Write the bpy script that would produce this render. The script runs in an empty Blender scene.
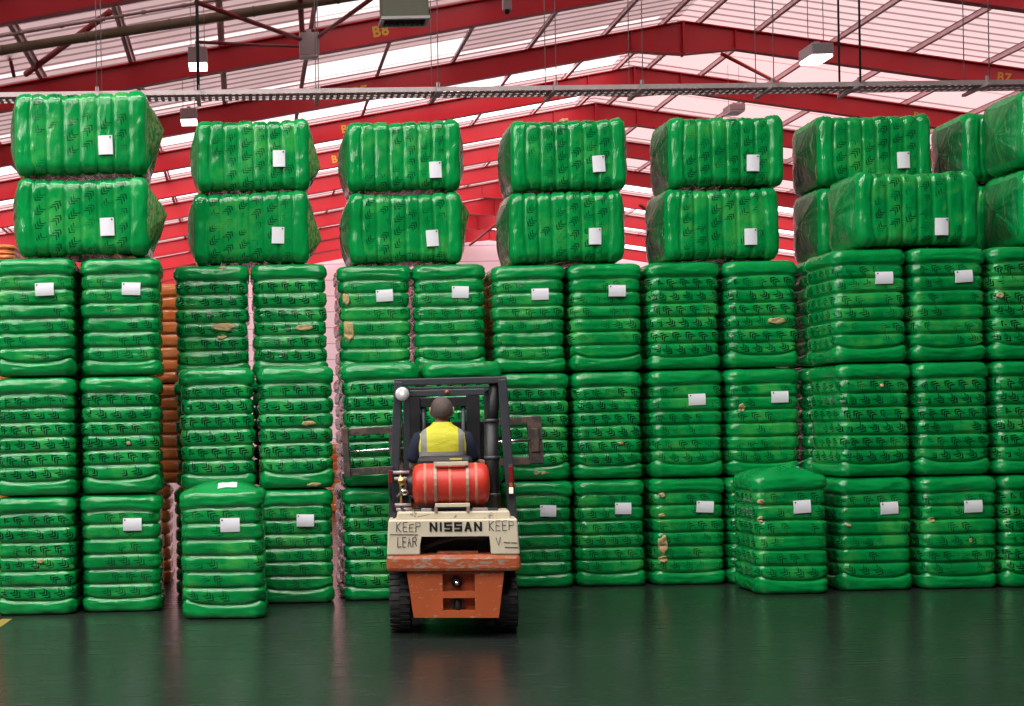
import bpy, bmesh, math, random
from mathutils import Vector, Matrix, noise
R = math.radians
PI = math.pi
scene = bpy.context.scene
COL = scene.collection

# ------------------------------------------------------------------ camera model
F, CX, CY, ROLL, EYE = 1300.0, 245.0, 430.0, 0.02, 1.68
def at(x, y, d):
    """photo pixel + distance along the hall -> point in the hall"""
    du, dv = (x - CX) / F, (CY - y) / F
    return Vector(((du * math.cos(ROLL) + dv * math.sin(ROLL)) * d, d,
                   EYE + (-du * math.sin(ROLL) + dv * math.cos(ROLL)) * d))
def xat(x, z, d):
    v = (z - EYE) * F / d
    du = x - CX
    return (du + ROLL * (v + du * ROLL)) / F * d

cam = bpy.data.cameras.new('camera')
cam.sensor_width = 36.0
cam.lens = F / 1024 * 36.0
cam.shift_x = (512 - CX) / 1024
cam.shift_y = (CY - 353) / 1024
cam.clip_end = 500
co = bpy.data.objects.new('camera', cam); COL.objects.link(co)
co.matrix_world = Matrix.Translation((0, 0, EYE)) @ Matrix.Rotation(R(90), 4, 'X') @ Matrix.Rotation(-ROLL, 4, 'Z')
scene.camera = co

# ------------------------------------------------------------------ materials
class NT:
    def __init__(s, name):
        s.m = bpy.data.materials.new(name); s.m.use_nodes = True
        s.t = s.m.node_tree; s.t.nodes.clear()
        s.out = s.n('ShaderNodeOutputMaterial')
    def n(s, typ, **kw):
        nd = s.t.nodes.new(typ)
        for k, v in kw.items(): setattr(nd, k, v)
        return nd
    def link(s, a, b): s.t.links.new(a, b)
    def put(s, sock, v):
        if hasattr(v, 'is_output') or isinstance(v, bpy.types.NodeSocket): s.link(v, sock)
        else: sock.default_value = v
    def math(s, op, a, b=0.0, c=0.0):
        nd = s.n('ShaderNodeMath', operation=op)
        s.put(nd.inputs[0], a); s.put(nd.inputs[1], b); s.put(nd.inputs[2], c)
        return nd.outputs[0]
    def mix(s, f, a, b):
        nd = s.n('ShaderNodeMix', data_type='RGBA')
        s.put(nd.inputs[0], f); s.put(nd.inputs[6], a); s.put(nd.inputs[7], b)
        return nd.outputs[2]
    def ramp(s, v, lo, hi):
        nd = s.n('ShaderNodeMapRange', clamp=True)
        s.put(nd.inputs[0], v); nd.inputs[1].default_value = lo; nd.inputs[2].default_value = hi
        return nd.outputs[0]
    def noise(s, vec, scale, detail=3.0, rough=0.5, dist=0.0):
        nd = s.n('ShaderNodeTexNoise'); s.put(nd.inputs['Vector'], vec)
        nd.inputs['Scale'].default_value = scale; nd.inputs['Detail'].default_value = detail
        nd.inputs['Roughness'].default_value = rough; nd.inputs['Distortion'].default_value = dist
        return nd.outputs['Fac']
    def mapping(s, vec, scale=(1, 1, 1), loc=(0, 0, 0)):
        nd = s.n('ShaderNodeMapping'); s.put(nd.inputs[0], vec)
        nd.inputs['Scale'].default_value = scale; s.put(nd.inputs['Location'], loc)
        return nd.outputs[0]
    def bsdf(s, color, rough=0.5, metal=0.0, spec=0.5, bump=None, bstr=0.3, bdist=0.01, **kw):
        b = s.n('ShaderNodeBsdfPrincipled')
        s.put(b.inputs['Base Color'], color); s.put(b.inputs['Roughness'], rough)
        s.put(b.inputs['Metallic'], metal); s.put(b.inputs['Specular IOR Level'], spec)
        if bump is not None:
            bp = s.n('ShaderNodeBump'); bp.inputs['Strength'].default_value = bstr
            bp.inputs['Distance'].default_value = bdist
            s.link(bump, bp.inputs['Height']); s.link(bp.outputs[0], b.inputs['Normal'])
        for k, v in kw.items(): s.put(b.inputs[k.replace('_', ' ')], v)
        s.link(b.outputs[0], s.out.inputs[0])
        return b
    def obj(s): return s.n('ShaderNodeTexCoord').outputs['Object']

def col(r, g, b): return (r, g, b, 1.0)

def plain(name, c, rough=0.5, metal=0.0, var=0.15, scale=6.0, bstr=0.05):
    t = NT(name); p = t.obj()
    nz = t.noise(p, scale, 4.0, 0.6)
    dark = col(*[max(0, v * (1 - var)) for v in c]); light = col(*[min(1, v * (1 + var)) for v in c])
    t.bsdf(t.mix(nz, dark, light), rough, metal, bump=nz, bstr=bstr)
    return t.m

def worn(name, c, under, amount=0.62, rough=0.5, metal=0.0, scale=14.0, stretch=(1, 1, 1)):
    """paint with chips and scrapes that show what is under it"""
    t = NT(name); p = t.obj()
    a = t.noise(t.mapping(p, stretch), scale, 6.0, 0.65, 0.6)
    b = t.noise(p, 3.0, 3.0)
    chips = t.ramp(t.math('ADD', a, t.math('MULTIPLY', b, 0.12)), amount, amount + 0.03)
    base = t.mix(b, col(*[v * 0.8 for v in c]), col(*[min(1, v * 1.15) for v in c]))
    t.bsdf(t.mix(chips, base, col(*under)), rough, metal, bump=a, bstr=0.08)
    return t.m

def film_material(name, c_lo, c_hi, ink, thin, chev=True, ink_amt=1.0):
    """glossy printed wrapping film: rows of nested chevrons, one row per band"""
    t = NT(name)
    uv = t.n('ShaderNodeUVMap', uv_map='wrap').outputs[0]
    p = t.obj()
    rnd = t.n('ShaderNodeObjectInfo').outputs['Random']
    off = t.n('ShaderNodeCombineXYZ'); t.link(t.math('MULTIPLY', rnd, 37.0), off.inputs[0]); t.link(t.math('MULTIPLY', rnd, 11.0), off.inputs[2])
    pv = t.n('ShaderNodeVectorMath', operation='ADD'); t.link(p, pv.inputs[0]); t.link(off.outputs[0], pv.inputs[1]); pv = pv.outputs[0]
    n1 = t.noise(pv, 2.6, 3.0, 0.55)
    n2 = t.noise(pv, 9.0, 4.0, 0.6)
    base = t.mix(t.ramp(n1, 0.3, 0.7), col(*c_lo), col(*c_hi))
    base = t.mix(t.math('MULTIPLY', t.ramp(t.math('ADD', t.math('MULTIPLY', n1, 0.6), t.math('MULTIPLY', n2, 0.4)), 0.50, 0.66), 0.65), base, col(*thin))
    if chev:
        sp = t.n('ShaderNodeSeparateXYZ'); t.link(uv, sp.inputs[0])
        u, v = sp.outputs[0], sp.outputs[1]
        RH, CW = 0.13875, 0.138
        vr = t.math('DIVIDE', v, RH)
        row = t.math('FLOOR', vr)
        par = t.math('MODULO', row, 2.0)
        uu = t.math('ADD', u, t.math('ADD', t.math('MULTIPLY', row, 0.047), t.math('MULTIPLY', rnd, 0.15)))
        cu = t.math('MULTIPLY', t.math('SUBTRACT', t.math('FRACT', t.math('DIVIDE', t.math('ADD', uu, 10.0), CW)), 0.5), CW)
        cv = t.math('MULTIPLY', t.math('SUBTRACT', t.math('FRACT', vr), 0.5), RH)
        sg = t.math('SUBTRACT', 1.0, t.math('MULTIPLY', par, 2.0))
        A = R(38)
        xr = t.math('MULTIPLY', t.math('ADD', t.math('MULTIPLY', cu, math.cos(A)), t.math('MULTIPLY', cv, -math.sin(A))), sg)
        yr = t.math('ADD', t.math('MULTIPLY', cu, math.sin(A)), t.math('MULTIPLY', cv, math.cos(A)))
        ay = t.math('ABSOLUTE', yr)
        s = t.math('ADD', t.math('SUBTRACT', xr, ay), 0.058)
        m = t.math('LESS_THAN', t.math('FRACT', t.math('DIVIDE', s, 0.031)), 0.60)
        m = t.math('MULTIPLY', m, t.math('GREATER_THAN', s, 0.0))
        m = t.math('MULTIPLY', m, t.math('LESS_THAN', s, 0.078))
        m = t.math('MULTIPLY', m, t.math('LESS_THAN', ay, 0.034))
        # the end bands carry no print; the label face carries less of it
        m = t.math('MULTIPLY', m, t.math('GREATER_THAN', v, 0.15))
        m = t.math('MULTIPLY', m, t.math('LESS_THAN', v, 0.95))
        so = t.n('ShaderNodeSeparateXYZ'); t.link(p, so.inputs[0])
        face_a = t.math('LESS_THAN', so.outputs[1], -0.3)
        n3 = t.noise(pv, 3.4, 1.0)
        fade = t.ramp(t.math('SUBTRACT', n3, t.math('MULTIPLY', face_a, 0.12)), 0.30, 0.42)
        m = t.math('MULTIPLY', t.math('MULTIPLY', m, fade), t.math('SUBTRACT', 0.97 * ink_amt, t.math('MULTIPLY', face_a, 0.2 * ink_amt)))
        base = t.mix(m, base, col(*ink))
    wr = t.noise(t.mapping(pv, (1, 1, 5)), 7.0, 5.0, 0.6, 1.2)
    bsd = t.bsdf(base, t.math('ADD', 0.07, t.math('MULTIPLY', n2, 0.14)), 0, 0.6, bump=wr, bstr=0.16, bdist=0.03)
    return t.m

def pleat_material(name, c1, c2, c3, radial=0.5):
    """gathered film at a bale's end: stretch streaks, partly drawn in to a knot"""
    t = NT(name)
    p = t.n('ShaderNodeUVMap', uv_map='wrap').outputs[0]; q = t.obj()
    rnd = t.n('ShaderNodeObjectInfo').outputs['Random']
    off = t.n('ShaderNodeCombineXYZ'); t.link(t.math('MULTIPLY', rnd, 23.0), off.inputs[0]); t.link(t.math('MULTIPLY', rnd, 7.0), off.inputs[1])
    st = t.noise(t.mapping(p, (9, 1.6, 1), off.outputs[0]), 1.0, 4.0, 0.6, 0.9)
    ln = t.noise(t.mapping(q, (1.6, 11, 1.6), off.outputs[0]), 1.0, 5.0, 0.65, 1.2)
    m = t.math('ADD', t.math('MULTIPLY', st, radial), t.math('MULTIPLY', ln, 1 - radial))
    st2 = t.noise(t.mapping(q, (3, 34, 3), off.outputs[0]), 1.0, 4.0, 0.6, 1.6)
    c = t.mix(t.ramp(m, 0.42, 0.60), col(*c1), col(*c2))
    c = t.mix(t.math('MULTIPLY', t.ramp(st2, 0.60, 0.68), 0.8), c, col(*c3))
    t.bsdf(c, 0.2, 0, 0.5, bump=t.math('ADD', m, t.math('MULTIPLY', st2, 0.4)), bstr=0.5, bdist=0.03)
    return t.m

M = {}
GREEN_LO, GREEN_HI, INK, THIN = (0.0005, 0.190, 0.036), (0.001, 0.290, 0.058), (0.0005, 0.012, 0.008), (0.06, 0.36, 0.060)
M['film'] = film_material('green_film', GREEN_LO, GREEN_HI, INK, THIN)
M['film_plain'] = film_material('green_film_plain', GREEN_LO, GREEN_HI, INK, (0.004, 0.27, 0.06), chev=False)
M['film_orange'] = film_material('orange_film', (0.62, 0.14, 0.035), (0.78, 0.22, 0.06), (0.1, 0.01, 0.005), (0.8, 0.32, 0.14), chev=False)
M['pleat'] = pleat_material('pleated_green_film', (0.002, 0.14, 0.032), (0.002, 0.22, 0.048), (0.16, 0.20, 0.09), 0.25)
M['pleat_brown'] = pleat_material('pleated_clear_film', (0.002, 0.10, 0.026), (0.025, 0.105, 0.036), (0.30, 0.26, 0.15), 0.55)
M['pleat_orange'] = pleat_material('pleated_orange_film', (0.25, 0.05, 0.02), (0.4, 0.1, 0.03), (0.5, 0.25, 0.15))
M['fibre'] = plain('exposed_fibre', (0.46, 0.33, 0.16), 0.95, 0, 0.45, 45.0, 0.8)
M['paper'] = plain('label_paper', (0.74, 0.74, 0.79), 0.55, 0, 0.03, 30.0)
M['ink'] = plain('black_ink', (0.02, 0.02, 0.025), 0.6, 0, 0.1)

def loose_film_material():
    t = NT('loose_clear_film')
    p = t.obj()
    st = t.noise(t.mapping(p, (3, 3, 12)), 5.0, 4.0, 0.6, 0.8)
    d = t.n('ShaderNodeBsdfPrincipled')
    t.put(d.inputs['Base Color'], t.mix(t.ramp(st, 0.42, 0.6), col(0.008, 0.20, 0.045), col(0.22, 0.26, 0.09)))
    d.inputs['Roughness'].default_value = 0.2
    bp = t.n('ShaderNodeBump'); bp.inputs['Strength'].default_value = 0.5; bp.inputs['Distance'].default_value = 0.02
    t.link(st, bp.inputs['Height']); t.link(bp.outputs[0], d.inputs['Normal'])
    tr = t.n('ShaderNodeBsdfTransparent'); tr.inputs[0].default_value = col(0.75, 0.85, 0.6)
    mx = t.n('ShaderNodeMixShader'); mx.inputs[0].default_value = 0.8
    t.link(tr.outputs[0], mx.inputs[1]); t.link(d.outputs[0], mx.inputs[2]); t.link(mx.outputs[0], t.out.inputs[0])
    return t.m
M['loose'] = loose_film_material()

M['beam'] = plain('red_beam_paint', (0.54, 0.006, 0.016), 0.42, 0, 0.12, 1.5)
M['brace_lit'] = plain('red_brace_paint_lit', (0.75, 0.10, 0.08), 0.5, 0, 0.1, 3)  # same brace paint, lightened to stand in for light falling on it
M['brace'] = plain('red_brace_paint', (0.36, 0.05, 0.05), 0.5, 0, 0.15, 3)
M['purlin'] = plain('galvanised_purlin', (0.82, 0.62, 0.63), 0.45, 0.0, 0.12, 3)
M['yellow'] = plain('stencil_yellow', (0.72, 0.42, 0.04), 0.6, 0, 0.2, 20)
M['galv'] = plain('galvanised_steel', (0.46, 0.38, 0.38), 0.45, 0.4, 0.12, 8)
M['wire'] = plain('steel_wire', (0.34, 0.26, 0.26), 0.5, 0.5, 0.1)
M['black'] = plain('black_rubber', (0.014, 0.014, 0.016), 0.65, 0, 0.3, 18, 0.2)
M['olive'] = plain('olive_duct_paint', (0.20, 0.17, 0.10), 0.45, 0, 0.12, 2)
M['fixture'] = plain('light_grey_housing', (0.55, 0.50, 0.50), 0.4, 0.1, 0.08, 5)
M['heater'] = plain('green_grey_housing', (0.22, 0.23, 0.16), 0.5, 0, 0.1, 5)
M['white'] = plain('white_enamel', (0.85, 0.82, 0.80), 0.35, 0, 0.04, 5)
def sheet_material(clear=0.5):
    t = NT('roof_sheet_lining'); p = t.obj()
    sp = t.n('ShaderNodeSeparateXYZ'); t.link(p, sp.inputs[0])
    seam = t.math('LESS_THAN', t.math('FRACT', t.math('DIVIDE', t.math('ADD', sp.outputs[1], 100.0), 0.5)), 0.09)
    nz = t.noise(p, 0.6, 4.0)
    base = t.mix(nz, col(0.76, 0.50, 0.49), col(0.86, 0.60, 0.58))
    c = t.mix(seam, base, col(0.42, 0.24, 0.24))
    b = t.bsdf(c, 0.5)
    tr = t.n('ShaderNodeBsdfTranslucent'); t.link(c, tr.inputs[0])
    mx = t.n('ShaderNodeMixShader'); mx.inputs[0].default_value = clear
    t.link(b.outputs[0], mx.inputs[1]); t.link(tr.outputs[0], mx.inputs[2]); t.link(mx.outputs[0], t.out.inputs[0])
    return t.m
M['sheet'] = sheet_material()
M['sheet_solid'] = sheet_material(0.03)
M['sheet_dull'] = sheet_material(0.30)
def wall_material():
    t = NT('pale_wall_panels'); p = t.obj()
    sp = t.n('ShaderNodeSeparateXYZ'); t.link(p, sp.inputs[0])
    seam = t.math('LESS_THAN', t.math('FRACT', t.math('DIVIDE', sp.outputs[2], 1.0)), 0.05)
    nz = t.noise(p, 0.5, 4.0)
    base = t.mix(nz, col(0.88, 0.78, 0.81), col(0.93, 0.86, 0.89))
    t.bsdf(t.mix(seam, base, col(0.55, 0.38, 0.42)), 0.6)
    return t.m
M['wall'] = wall_material()
M['wall_grey'] = plain('grey_wall_panels', (0.05, 0.05, 0.05), 0.7, 0, 0.1, 1)
def floor_material():
    t = NT('polished_floor'); p = t.obj()
    a = t.noise(p, 0.7, 5.0, 0.6)
    b = t.noise(t.mapping(p, (1.0, 9.0, 1.0)), 2.2, 6.0, 0.7, 0.5)
    c = t.noise(t.mapping(p, (1.5, 14.0, 1.0)), 5.0, 3.0, 0.6, 1.5)
    v = t.n('ShaderNodeTexVoronoi'); t.link(p, v.inputs['Vector']); v.inputs['Scale'].default_value = 3.0
    speck = t.math('LESS_THAN', v.outputs['Distance'], 0.022)
    base = t.mix(a, col(0.011, 0.015, 0.013), col(0.023, 0.029, 0.025))
    base = t.mix(t.math('MULTIPLY', t.ramp(b, 0.55, 0.75), 0.5), base, col(0.045, 0.048, 0.044))
    base = t.mix(t.math('MULTIPLY', t.ramp(c, 0.68, 0.74), 0.5), base, col(0.16, 0.16, 0.14))
    base = t.mix(t.math('MULTIPLY', speck, 0.7), base, col(0.22, 0.21, 0.18))
    t.bsdf(base, t.math('ADD', 0.14, t.math('MULTIPLY', b, 0.22)), 0, 0.5, bump=a, bstr=0.02)
    return t.m
M['floor'] = floor_material()
M['linepaint'] = plain('floor_line_paint', (0.30, 0.24, 0.05), 0.5, 0, 0.3, 20)
def emis(name, c, s):
    t = NT(name); e = t.n('ShaderNodeEmission'); e.inputs[0].default_value = col(*c); e.inputs[1].default_value = s
    t.link(e.outputs[0], t.out.inputs[0]); return t.m
M['sky_near'] = emis('daylit_rooflight', (1.0, 0.92, 0.91), 1.25)
M['sky_pink'] = emis('added_pink_roof_glow', (1.0, 0.60, 0.60), 1.25)  # glow added on the right slope: lights the beams, reads as pink sheet
M['sky_line'] = emis('daylit_rooflight_strip', (1.0, 0.90, 0.89), 1.25)
M['sky_far'] = emis('daylit_rooflight_far', (1.0, 0.74, 0.76), 3.5)
M['sky_over'] = emis('unseen_rooflight_overhead', (1.0, 0.97, 0.94), 36.0)
M['lamp'] = emis('lamp_lens', (1.0, 0.95, 0.93), 9.0)
# forklift and driver
M['cream'] = worn('worn_cream_paint', (0.66, 0.58, 0.43), (0.25, 0.21, 0.16), 0.70, 0.5, 0, 9.0)
M['orange'] = worn('worn_orange_paint', (0.43, 0.085, 0.022), (0.36, 0.28, 0.21), 0.68, 0.5, 0, 19.0, (1, 1, 2.6))
M['band'] = worn('scraped_orange_paint', (0.40, 0.080, 0.022), (0.30, 0.22, 0.17), 0.585, 0.5, 0, 12.0, (1, 1, 3.5))
M['gas'] = worn('worn_red_paint', (0.60, 0.040, 0.022), (0.40, 0.24, 0.15), 0.69, 0.4, 0, 14.0, (2.5, 1, 1))
M['gasband'] = plain('faded_red_paint', (0.52, 0.20, 0.13), 0.6, 0, 0.3, 25)
M['guard'] = plain('dark_guard_paint', (0.035, 0.040, 0.048), 0.45, 0, 0.25, 8)
M['mast'] = plain('greasy_black_steel', (0.016, 0.016, 0.018), 0.45, 0.2, 0.3, 12)
M['rust'] = worn('rusty_clamp_steel', (0.12, 0.075, 0.06), (0.05, 0.045, 0.04), 0.55, 0.55, 0.3, 10)
M['chrome'] = plain('bright_steel', (0.72, 0.72, 0.72), 0.2, 1.0, 0.05)
M['brass'] = plain('brass', (0.60, 0.42, 0.16), 0.35, 1.0, 0.1)
M['strap'] = plain('dull_strap_steel', (0.36, 0.27, 0.2), 0.5, 0.4, 0.25, 12)
M['lens_red'] = plain('red_lens', (0.22, 0.012, 0.01), 0.25)
M['lens_amber'] = plain('amber_lens', (0.45, 0.10, 0.02), 0.25)
M['lens_lit'] = emis('lit_reversing_lens', (1.0, 0.82, 0.6), 1.3)
M['glass'] = plain('lamp_glass', (0.62, 0.63, 0.64), 0.25, 0.2, 0.12, 40)
M['seat'] = plain('black_vinyl', (0.022, 0.022, 0.024), 0.5, 0, 0.2, 14)
M['sticker'] = plain('yellow_sticker', (0.6, 0.5, 0.12), 0.5)
M['skin'] = plain('skin', (0.48, 0.25, 0.17), 0.5, 0, 0.1, 14)
M['hair'] = plain('greying_hair', (0.10, 0.075, 0.065), 0.8, 0, 0.45, 60, 0.4)
M['navy'] = plain('navy_cotton', (0.010, 0.014, 0.040), 0.85, 0, 0.2, 20)
M['trouser'] = plain('dark_trouser_cloth', (0.02, 0.02, 0.025), 0.85, 0, 0.2, 20)
M['boot'] = plain('boot_leather', (0.02, 0.015, 0.012), 0.5)
def vest_material():
    t = NT('high_visibility_cloth'); p = t.obj()
    sp = t.n('ShaderNodeSeparateXYZ'); t.link(p, sp.inputs[0])
    ax = t.math('ABSOLUTE', sp.outputs[0])
    vert = t.math('MULTIPLY', t.math('GREATER_THAN', ax, 0.132), t.math('LESS_THAN', ax, 0.182))
    hor = t.math('MULTIPLY', t.math('GREATER_THAN', sp.outputs[2], 1.415), t.math('LESS_THAN', sp.outputs[2], 1.465))
    m = t.math('MAXIMUM', vert, hor)
    nz = t.noise(p, 9.0, 4.0)
    base = t.mix(nz, col(0.62, 0.60, 0.02), col(0.78, 0.76, 0.05))
    wr = t.noise(t.mapping(p, (1, 1, 2.2)), 9.0, 3.0)
    t.bsdf(t.mix(m, base, col(0.30, 0.29, 0.27)), 0.65, bump=wr, bstr=0.35, bdist=0.03)
    return t.m
M['vest'] = vest_material()

# ------------------------------------------------------------------ mesh helpers
class MB:
    def __init__(s): s.bm = bmesh.new(); s.mats = []
    def mi(s, m):
        if m not in s.mats: s.mats.append(m)
        return s.mats.index(m)
    def add(s, verts, faces, m, smooth=False):
        i = s.mi(m); vs = [s.bm.verts.new(v) for v in verts]; fs = []
        for f in faces:
            try:
                fc = s.bm.faces.new([vs[k] for k in f]); fc.material_index = i; fc.smooth = smooth; fs.append(fc)
            except ValueError: pass
        return vs, fs
    def box(s, a, b, m, bev=0.0, mat=None):
        x0, y0, z0 = a; x1, y1, z1 = b
        v = [(x0, y0, z0), (x1, y0, z0), (x1, y1, z0), (x0, y1, z0), (x0, y0, z1), (x1, y0, z1), (x1, y1, z1), (x0, y1, z1)]
        if mat is not None: v = [mat @ Vector(q) for q in v]
        vs, fs = s.add(v, [(3, 2, 1, 0), (4, 5, 6, 7), (0, 1, 5, 4), (1, 2, 6, 5), (2, 3, 7, 6), (3, 0, 4, 7)], m)
        if bev > 0:
            es = list({e for f in fs for e in f.edges})
            bmesh.ops.bevel(s.bm, geom=es, offset=bev, segments=2, affect='EDGES', profile=0.5, material=s.mi(m))
    def bar(s, p, q, w, h, m, up=(0, 0, 1), bev=0.0):
        """rectangular bar from p to q, w across, h along up"""
        p, q = Vector(p), Vector(q); d = q - p; L = d.length; d.normalize()
        u = Vector(up); x = d.cross(u)
        if x.length < 1e-5: x = d.cross(Vector((0, 1, 0)))
        x.normalize(); z = x.cross(d)
        mt = Matrix((x, d, z)).transposed().to_4x4(); mt.translation = p
        s.box((-w / 2, 0, -h / 2), (w / 2, L, h / 2), m, bev, mt)
    def tube(s, pts, r, m, n=12, caps=True):
        pts = [Vector(p) for p in pts]
        rs = r if isinstance(r, (list, tuple)) else [r] * len(pts)
        rings = []; prev = None
        for i, p in enumerate(pts):
            d = (pts[min(i + 1, len(pts) - 1)] - pts[max(i - 1, 0)]).normalized()
            if prev is None:
                a = d.cross(Vector((0, 0, 1)))
                if a.length < 1e-4: a = d.cross(Vector((0, 1, 0)))
            else: a = prev - d * prev.dot(d)
            a.normalize(); b = d.cross(a); prev = a
            rings.append([p + (a * math.cos(2 * PI * k / n) + b * math.sin(2 * PI * k / n)) * rs[i] for k in range(n)])
        s.loft(rings, m, caps)
    def loft(s, rings, m, caps=True, smooth=True):
        n = len(rings[0]); verts = [v for r in rings for v in r]; faces = []
        for i in range(len(rings) - 1):
            for k in range(n):
                faces.append((i * n + k, i * n + (k + 1) % n, (i + 1) * n + (k + 1) % n, (i + 1) * n + k))
        if caps:
            faces.append(tuple(reversed(range(n)))); faces.append(tuple((len(rings) - 1) * n + k for k in range(n)))
        s.add(verts, faces, m, smooth)
    def lathe(s, prof, m, axis='Z', c=(0, 0, 0), n=32, caps=True):
        """prof: list of (radius, height)"""
        rings = []
        for r, h in prof:
            ring = []
            for k in range(n):
                a = 2 * PI * k / n; x, y = r * math.cos(a), r * math.sin(a)
                v = {'Z': (x, y, h), 'X': (h, x, y), 'Y': (x, h, y)}[axis]
                ring.append(Vector(v) + Vector(c))
            rings.append(ring)
        s.loft(rings, m, caps)
    def prism(s, poly, y0, y1, m, bev=0.0):
        """polygon in x,z pushed along y"""
        n = len(poly)
        v = [(x, y0, z) for x, z in poly] + [(x, y1, z) for x, z in poly]
        vs, fs = s.add(v, [tuple(range(n)), tuple(reversed(range(n, 2 * n)))] + [(k, n + k, n + (k + 1) % n, (k + 1) % n) for k in range(n)], m)
        if bev > 0:
            es = list({e for f in fs for e in f.edges})
            bmesh.ops.bevel(s.bm, geom=es, offset=bev, segments=2, affect='EDGES', profile=0.5, material=s.mi(m))
    def mesh(s, name):
        bmesh.ops.recalc_face_normals(s.bm, faces=s.bm.faces)
        me = bpy.data.meshes.new(name); s.bm.to_mesh(me); s.bm.free()
        for m in s.mats: me.materials.append(m)
        return me
    def build(s, name, parent=None):
        o = bpy.data.objects.new(name, s.mesh(name)); COL.objects.link(o)
        if parent is not None: o.parent = parent
        return o

def tag(o, label, cat, group=None):
    o['label'] = label; o['category'] = cat
    if group: o['group'] = group
    return o
def struct(o): o['kind'] = 'structure'; return o
def empty(name, loc=(0, 0, 0), rotz=0.0):
    o = bpy.data.objects.new(name, None); COL.objects.link(o)
    o.empty_display_size = 0.2; o.location = loc; o.rotation_euler = (0, 0, rotz); return o

# ------------------------------------------------------------------ the hall
RIDGE_X, RIDGE_Z, PITCH = 13.7, 13.96, 0.161        # top of the rafters at the ridge
EAVE_L, EAVE_R = RIDGE_X - 34, RIDGE_X + 34
Y_NEAR, Y_FAR = -12.0, 82.0
def rafter_z(x): return RIDGE_Z - PITCH * abs(x - RIDGE_X)

mb = MB(); mb.add([(EAVE_L, Y_NEAR, 0), (EAVE_R, Y_NEAR, 0), (EAVE_R, Y_FAR, 0), (EAVE_L, Y_FAR, 0)], [(0, 1, 2, 3)], M['floor'])
struct(mb.build('floor'))
# a painted guide line by the first stack
mb = MB(); a = at(-8, 626, 11.25); b = at(7, 617.5, 11.85)
mb.add([(a.x - .05, a.y, .003), (a.x + .05, a.y, .003), (b.x + .05, b.y, .003), (b.x - .05, b.y, .003)], [(0, 1, 2, 3)], M['linepaint'])
struct(mb.build('floor_marking'))

# roof lining: two slopes of ribbed sheet
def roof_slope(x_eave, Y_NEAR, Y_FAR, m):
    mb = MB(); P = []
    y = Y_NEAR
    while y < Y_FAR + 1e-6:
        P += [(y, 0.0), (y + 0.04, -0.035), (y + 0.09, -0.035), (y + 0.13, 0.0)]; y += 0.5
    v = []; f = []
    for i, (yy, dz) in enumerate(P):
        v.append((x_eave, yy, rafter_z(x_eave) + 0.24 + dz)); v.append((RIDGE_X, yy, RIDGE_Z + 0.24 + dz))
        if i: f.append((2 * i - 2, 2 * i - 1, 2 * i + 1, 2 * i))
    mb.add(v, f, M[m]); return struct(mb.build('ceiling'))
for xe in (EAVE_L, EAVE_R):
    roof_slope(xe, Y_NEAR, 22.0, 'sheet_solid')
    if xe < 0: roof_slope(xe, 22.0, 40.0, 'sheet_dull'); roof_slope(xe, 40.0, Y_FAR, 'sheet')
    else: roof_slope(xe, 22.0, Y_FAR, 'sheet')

FRAMES = [14, 20, 27.4, 34, 40, 45, 50, 55, 60, 65, 70, 75, 80]
def rafter(y, mark=None):
    """welded portal frame rafter: web, two flanges, haunched apex, apex plates"""
    D, FW = 0.62, 0.26
    mb = MB()
    for sgn in (-1, 1):
        xe = EAVE_L if sgn < 0 else EAVE_R
        hx = RIDGE_X + sgn * 1.6                       # where the apex haunch ends
        top = [(RIDGE_X, RIDGE_Z), (xe, rafter_z(xe))]
        e2 = xe - sgn * 4.0
        bot = [(RIDGE_X, RIDGE_Z - 1.0), (hx, rafter_z(hx) - D), (e2, rafter_z(e2) - D), (xe, rafter_z(xe) - 1.3)]
        poly = [top[0], top[1]] + bot[::-1]
        mb.prism(poly, y - 0.012, y + 0.012, M['beam'])
        for (p, q) in [(top[0], top[1])] + list(zip(bot[:-1], bot[1:])):
            mb.bar((p[0], y, p[1]), (q[0], y, q[1]), FW, 0.03, M['beam'])
        for st in (hx, e2): mb.box((st - .01, y - .12, rafter_z(st) - D), (st + .01, y + .12, rafter_z(st)), M['beam'])
        mb.box((xe - .2, y - .15, 0), (xe + .2, y + .15, rafter_z(xe)), M['beam'])
    mb.box((RIDGE_X - .03, y - .13, RIDGE_Z - 1.05), (RIDGE_X + .03, y + .13, RIDGE_Z), M['beam'])
    o = struct(mb.build('roof_beam'))
    if mark:
        for x in (3.75, 23.55):
            cu = bpy.data.curves.new('mark', 'FONT'); cu.body = mark; cu.size = 0.38; cu.extrude = 0.002; cu.offset = 0.012
            cu.align_x = 'CENTER'; cu.align_y = 'CENTER'; cu.space_character = 1.15
            to = bpy.data.objects.new('t', cu); COL.objects.link(to)
            dg = bpy.context.evaluated_depsgraph_get(); me = bpy.data.meshes.new_from_object(to.evaluated_get(dg))
            bpy.data.objects.remove(to); me.materials.clear(); me.materials.append(M['yellow'])
            lo = bpy.data.objects.new('bay_lettering', me); COL.objects.link(lo); lo.parent = o
            lo.location = (x, y - 0.018, rafter_z(x) - 0.33); sl = -math.atan(PITCH) * (1 if x > RIDGE_X else -1)
            lo.rotation_euler = (R(90), -sl, 0); lo['label'] = 'yellow stencilled bay mark'
for i, y in enumerate(FRAMES):
    rafter(y, {34: 'B8', 40: 'B7', 45: 'B6', 50: 'B5'}.get(y))

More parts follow.
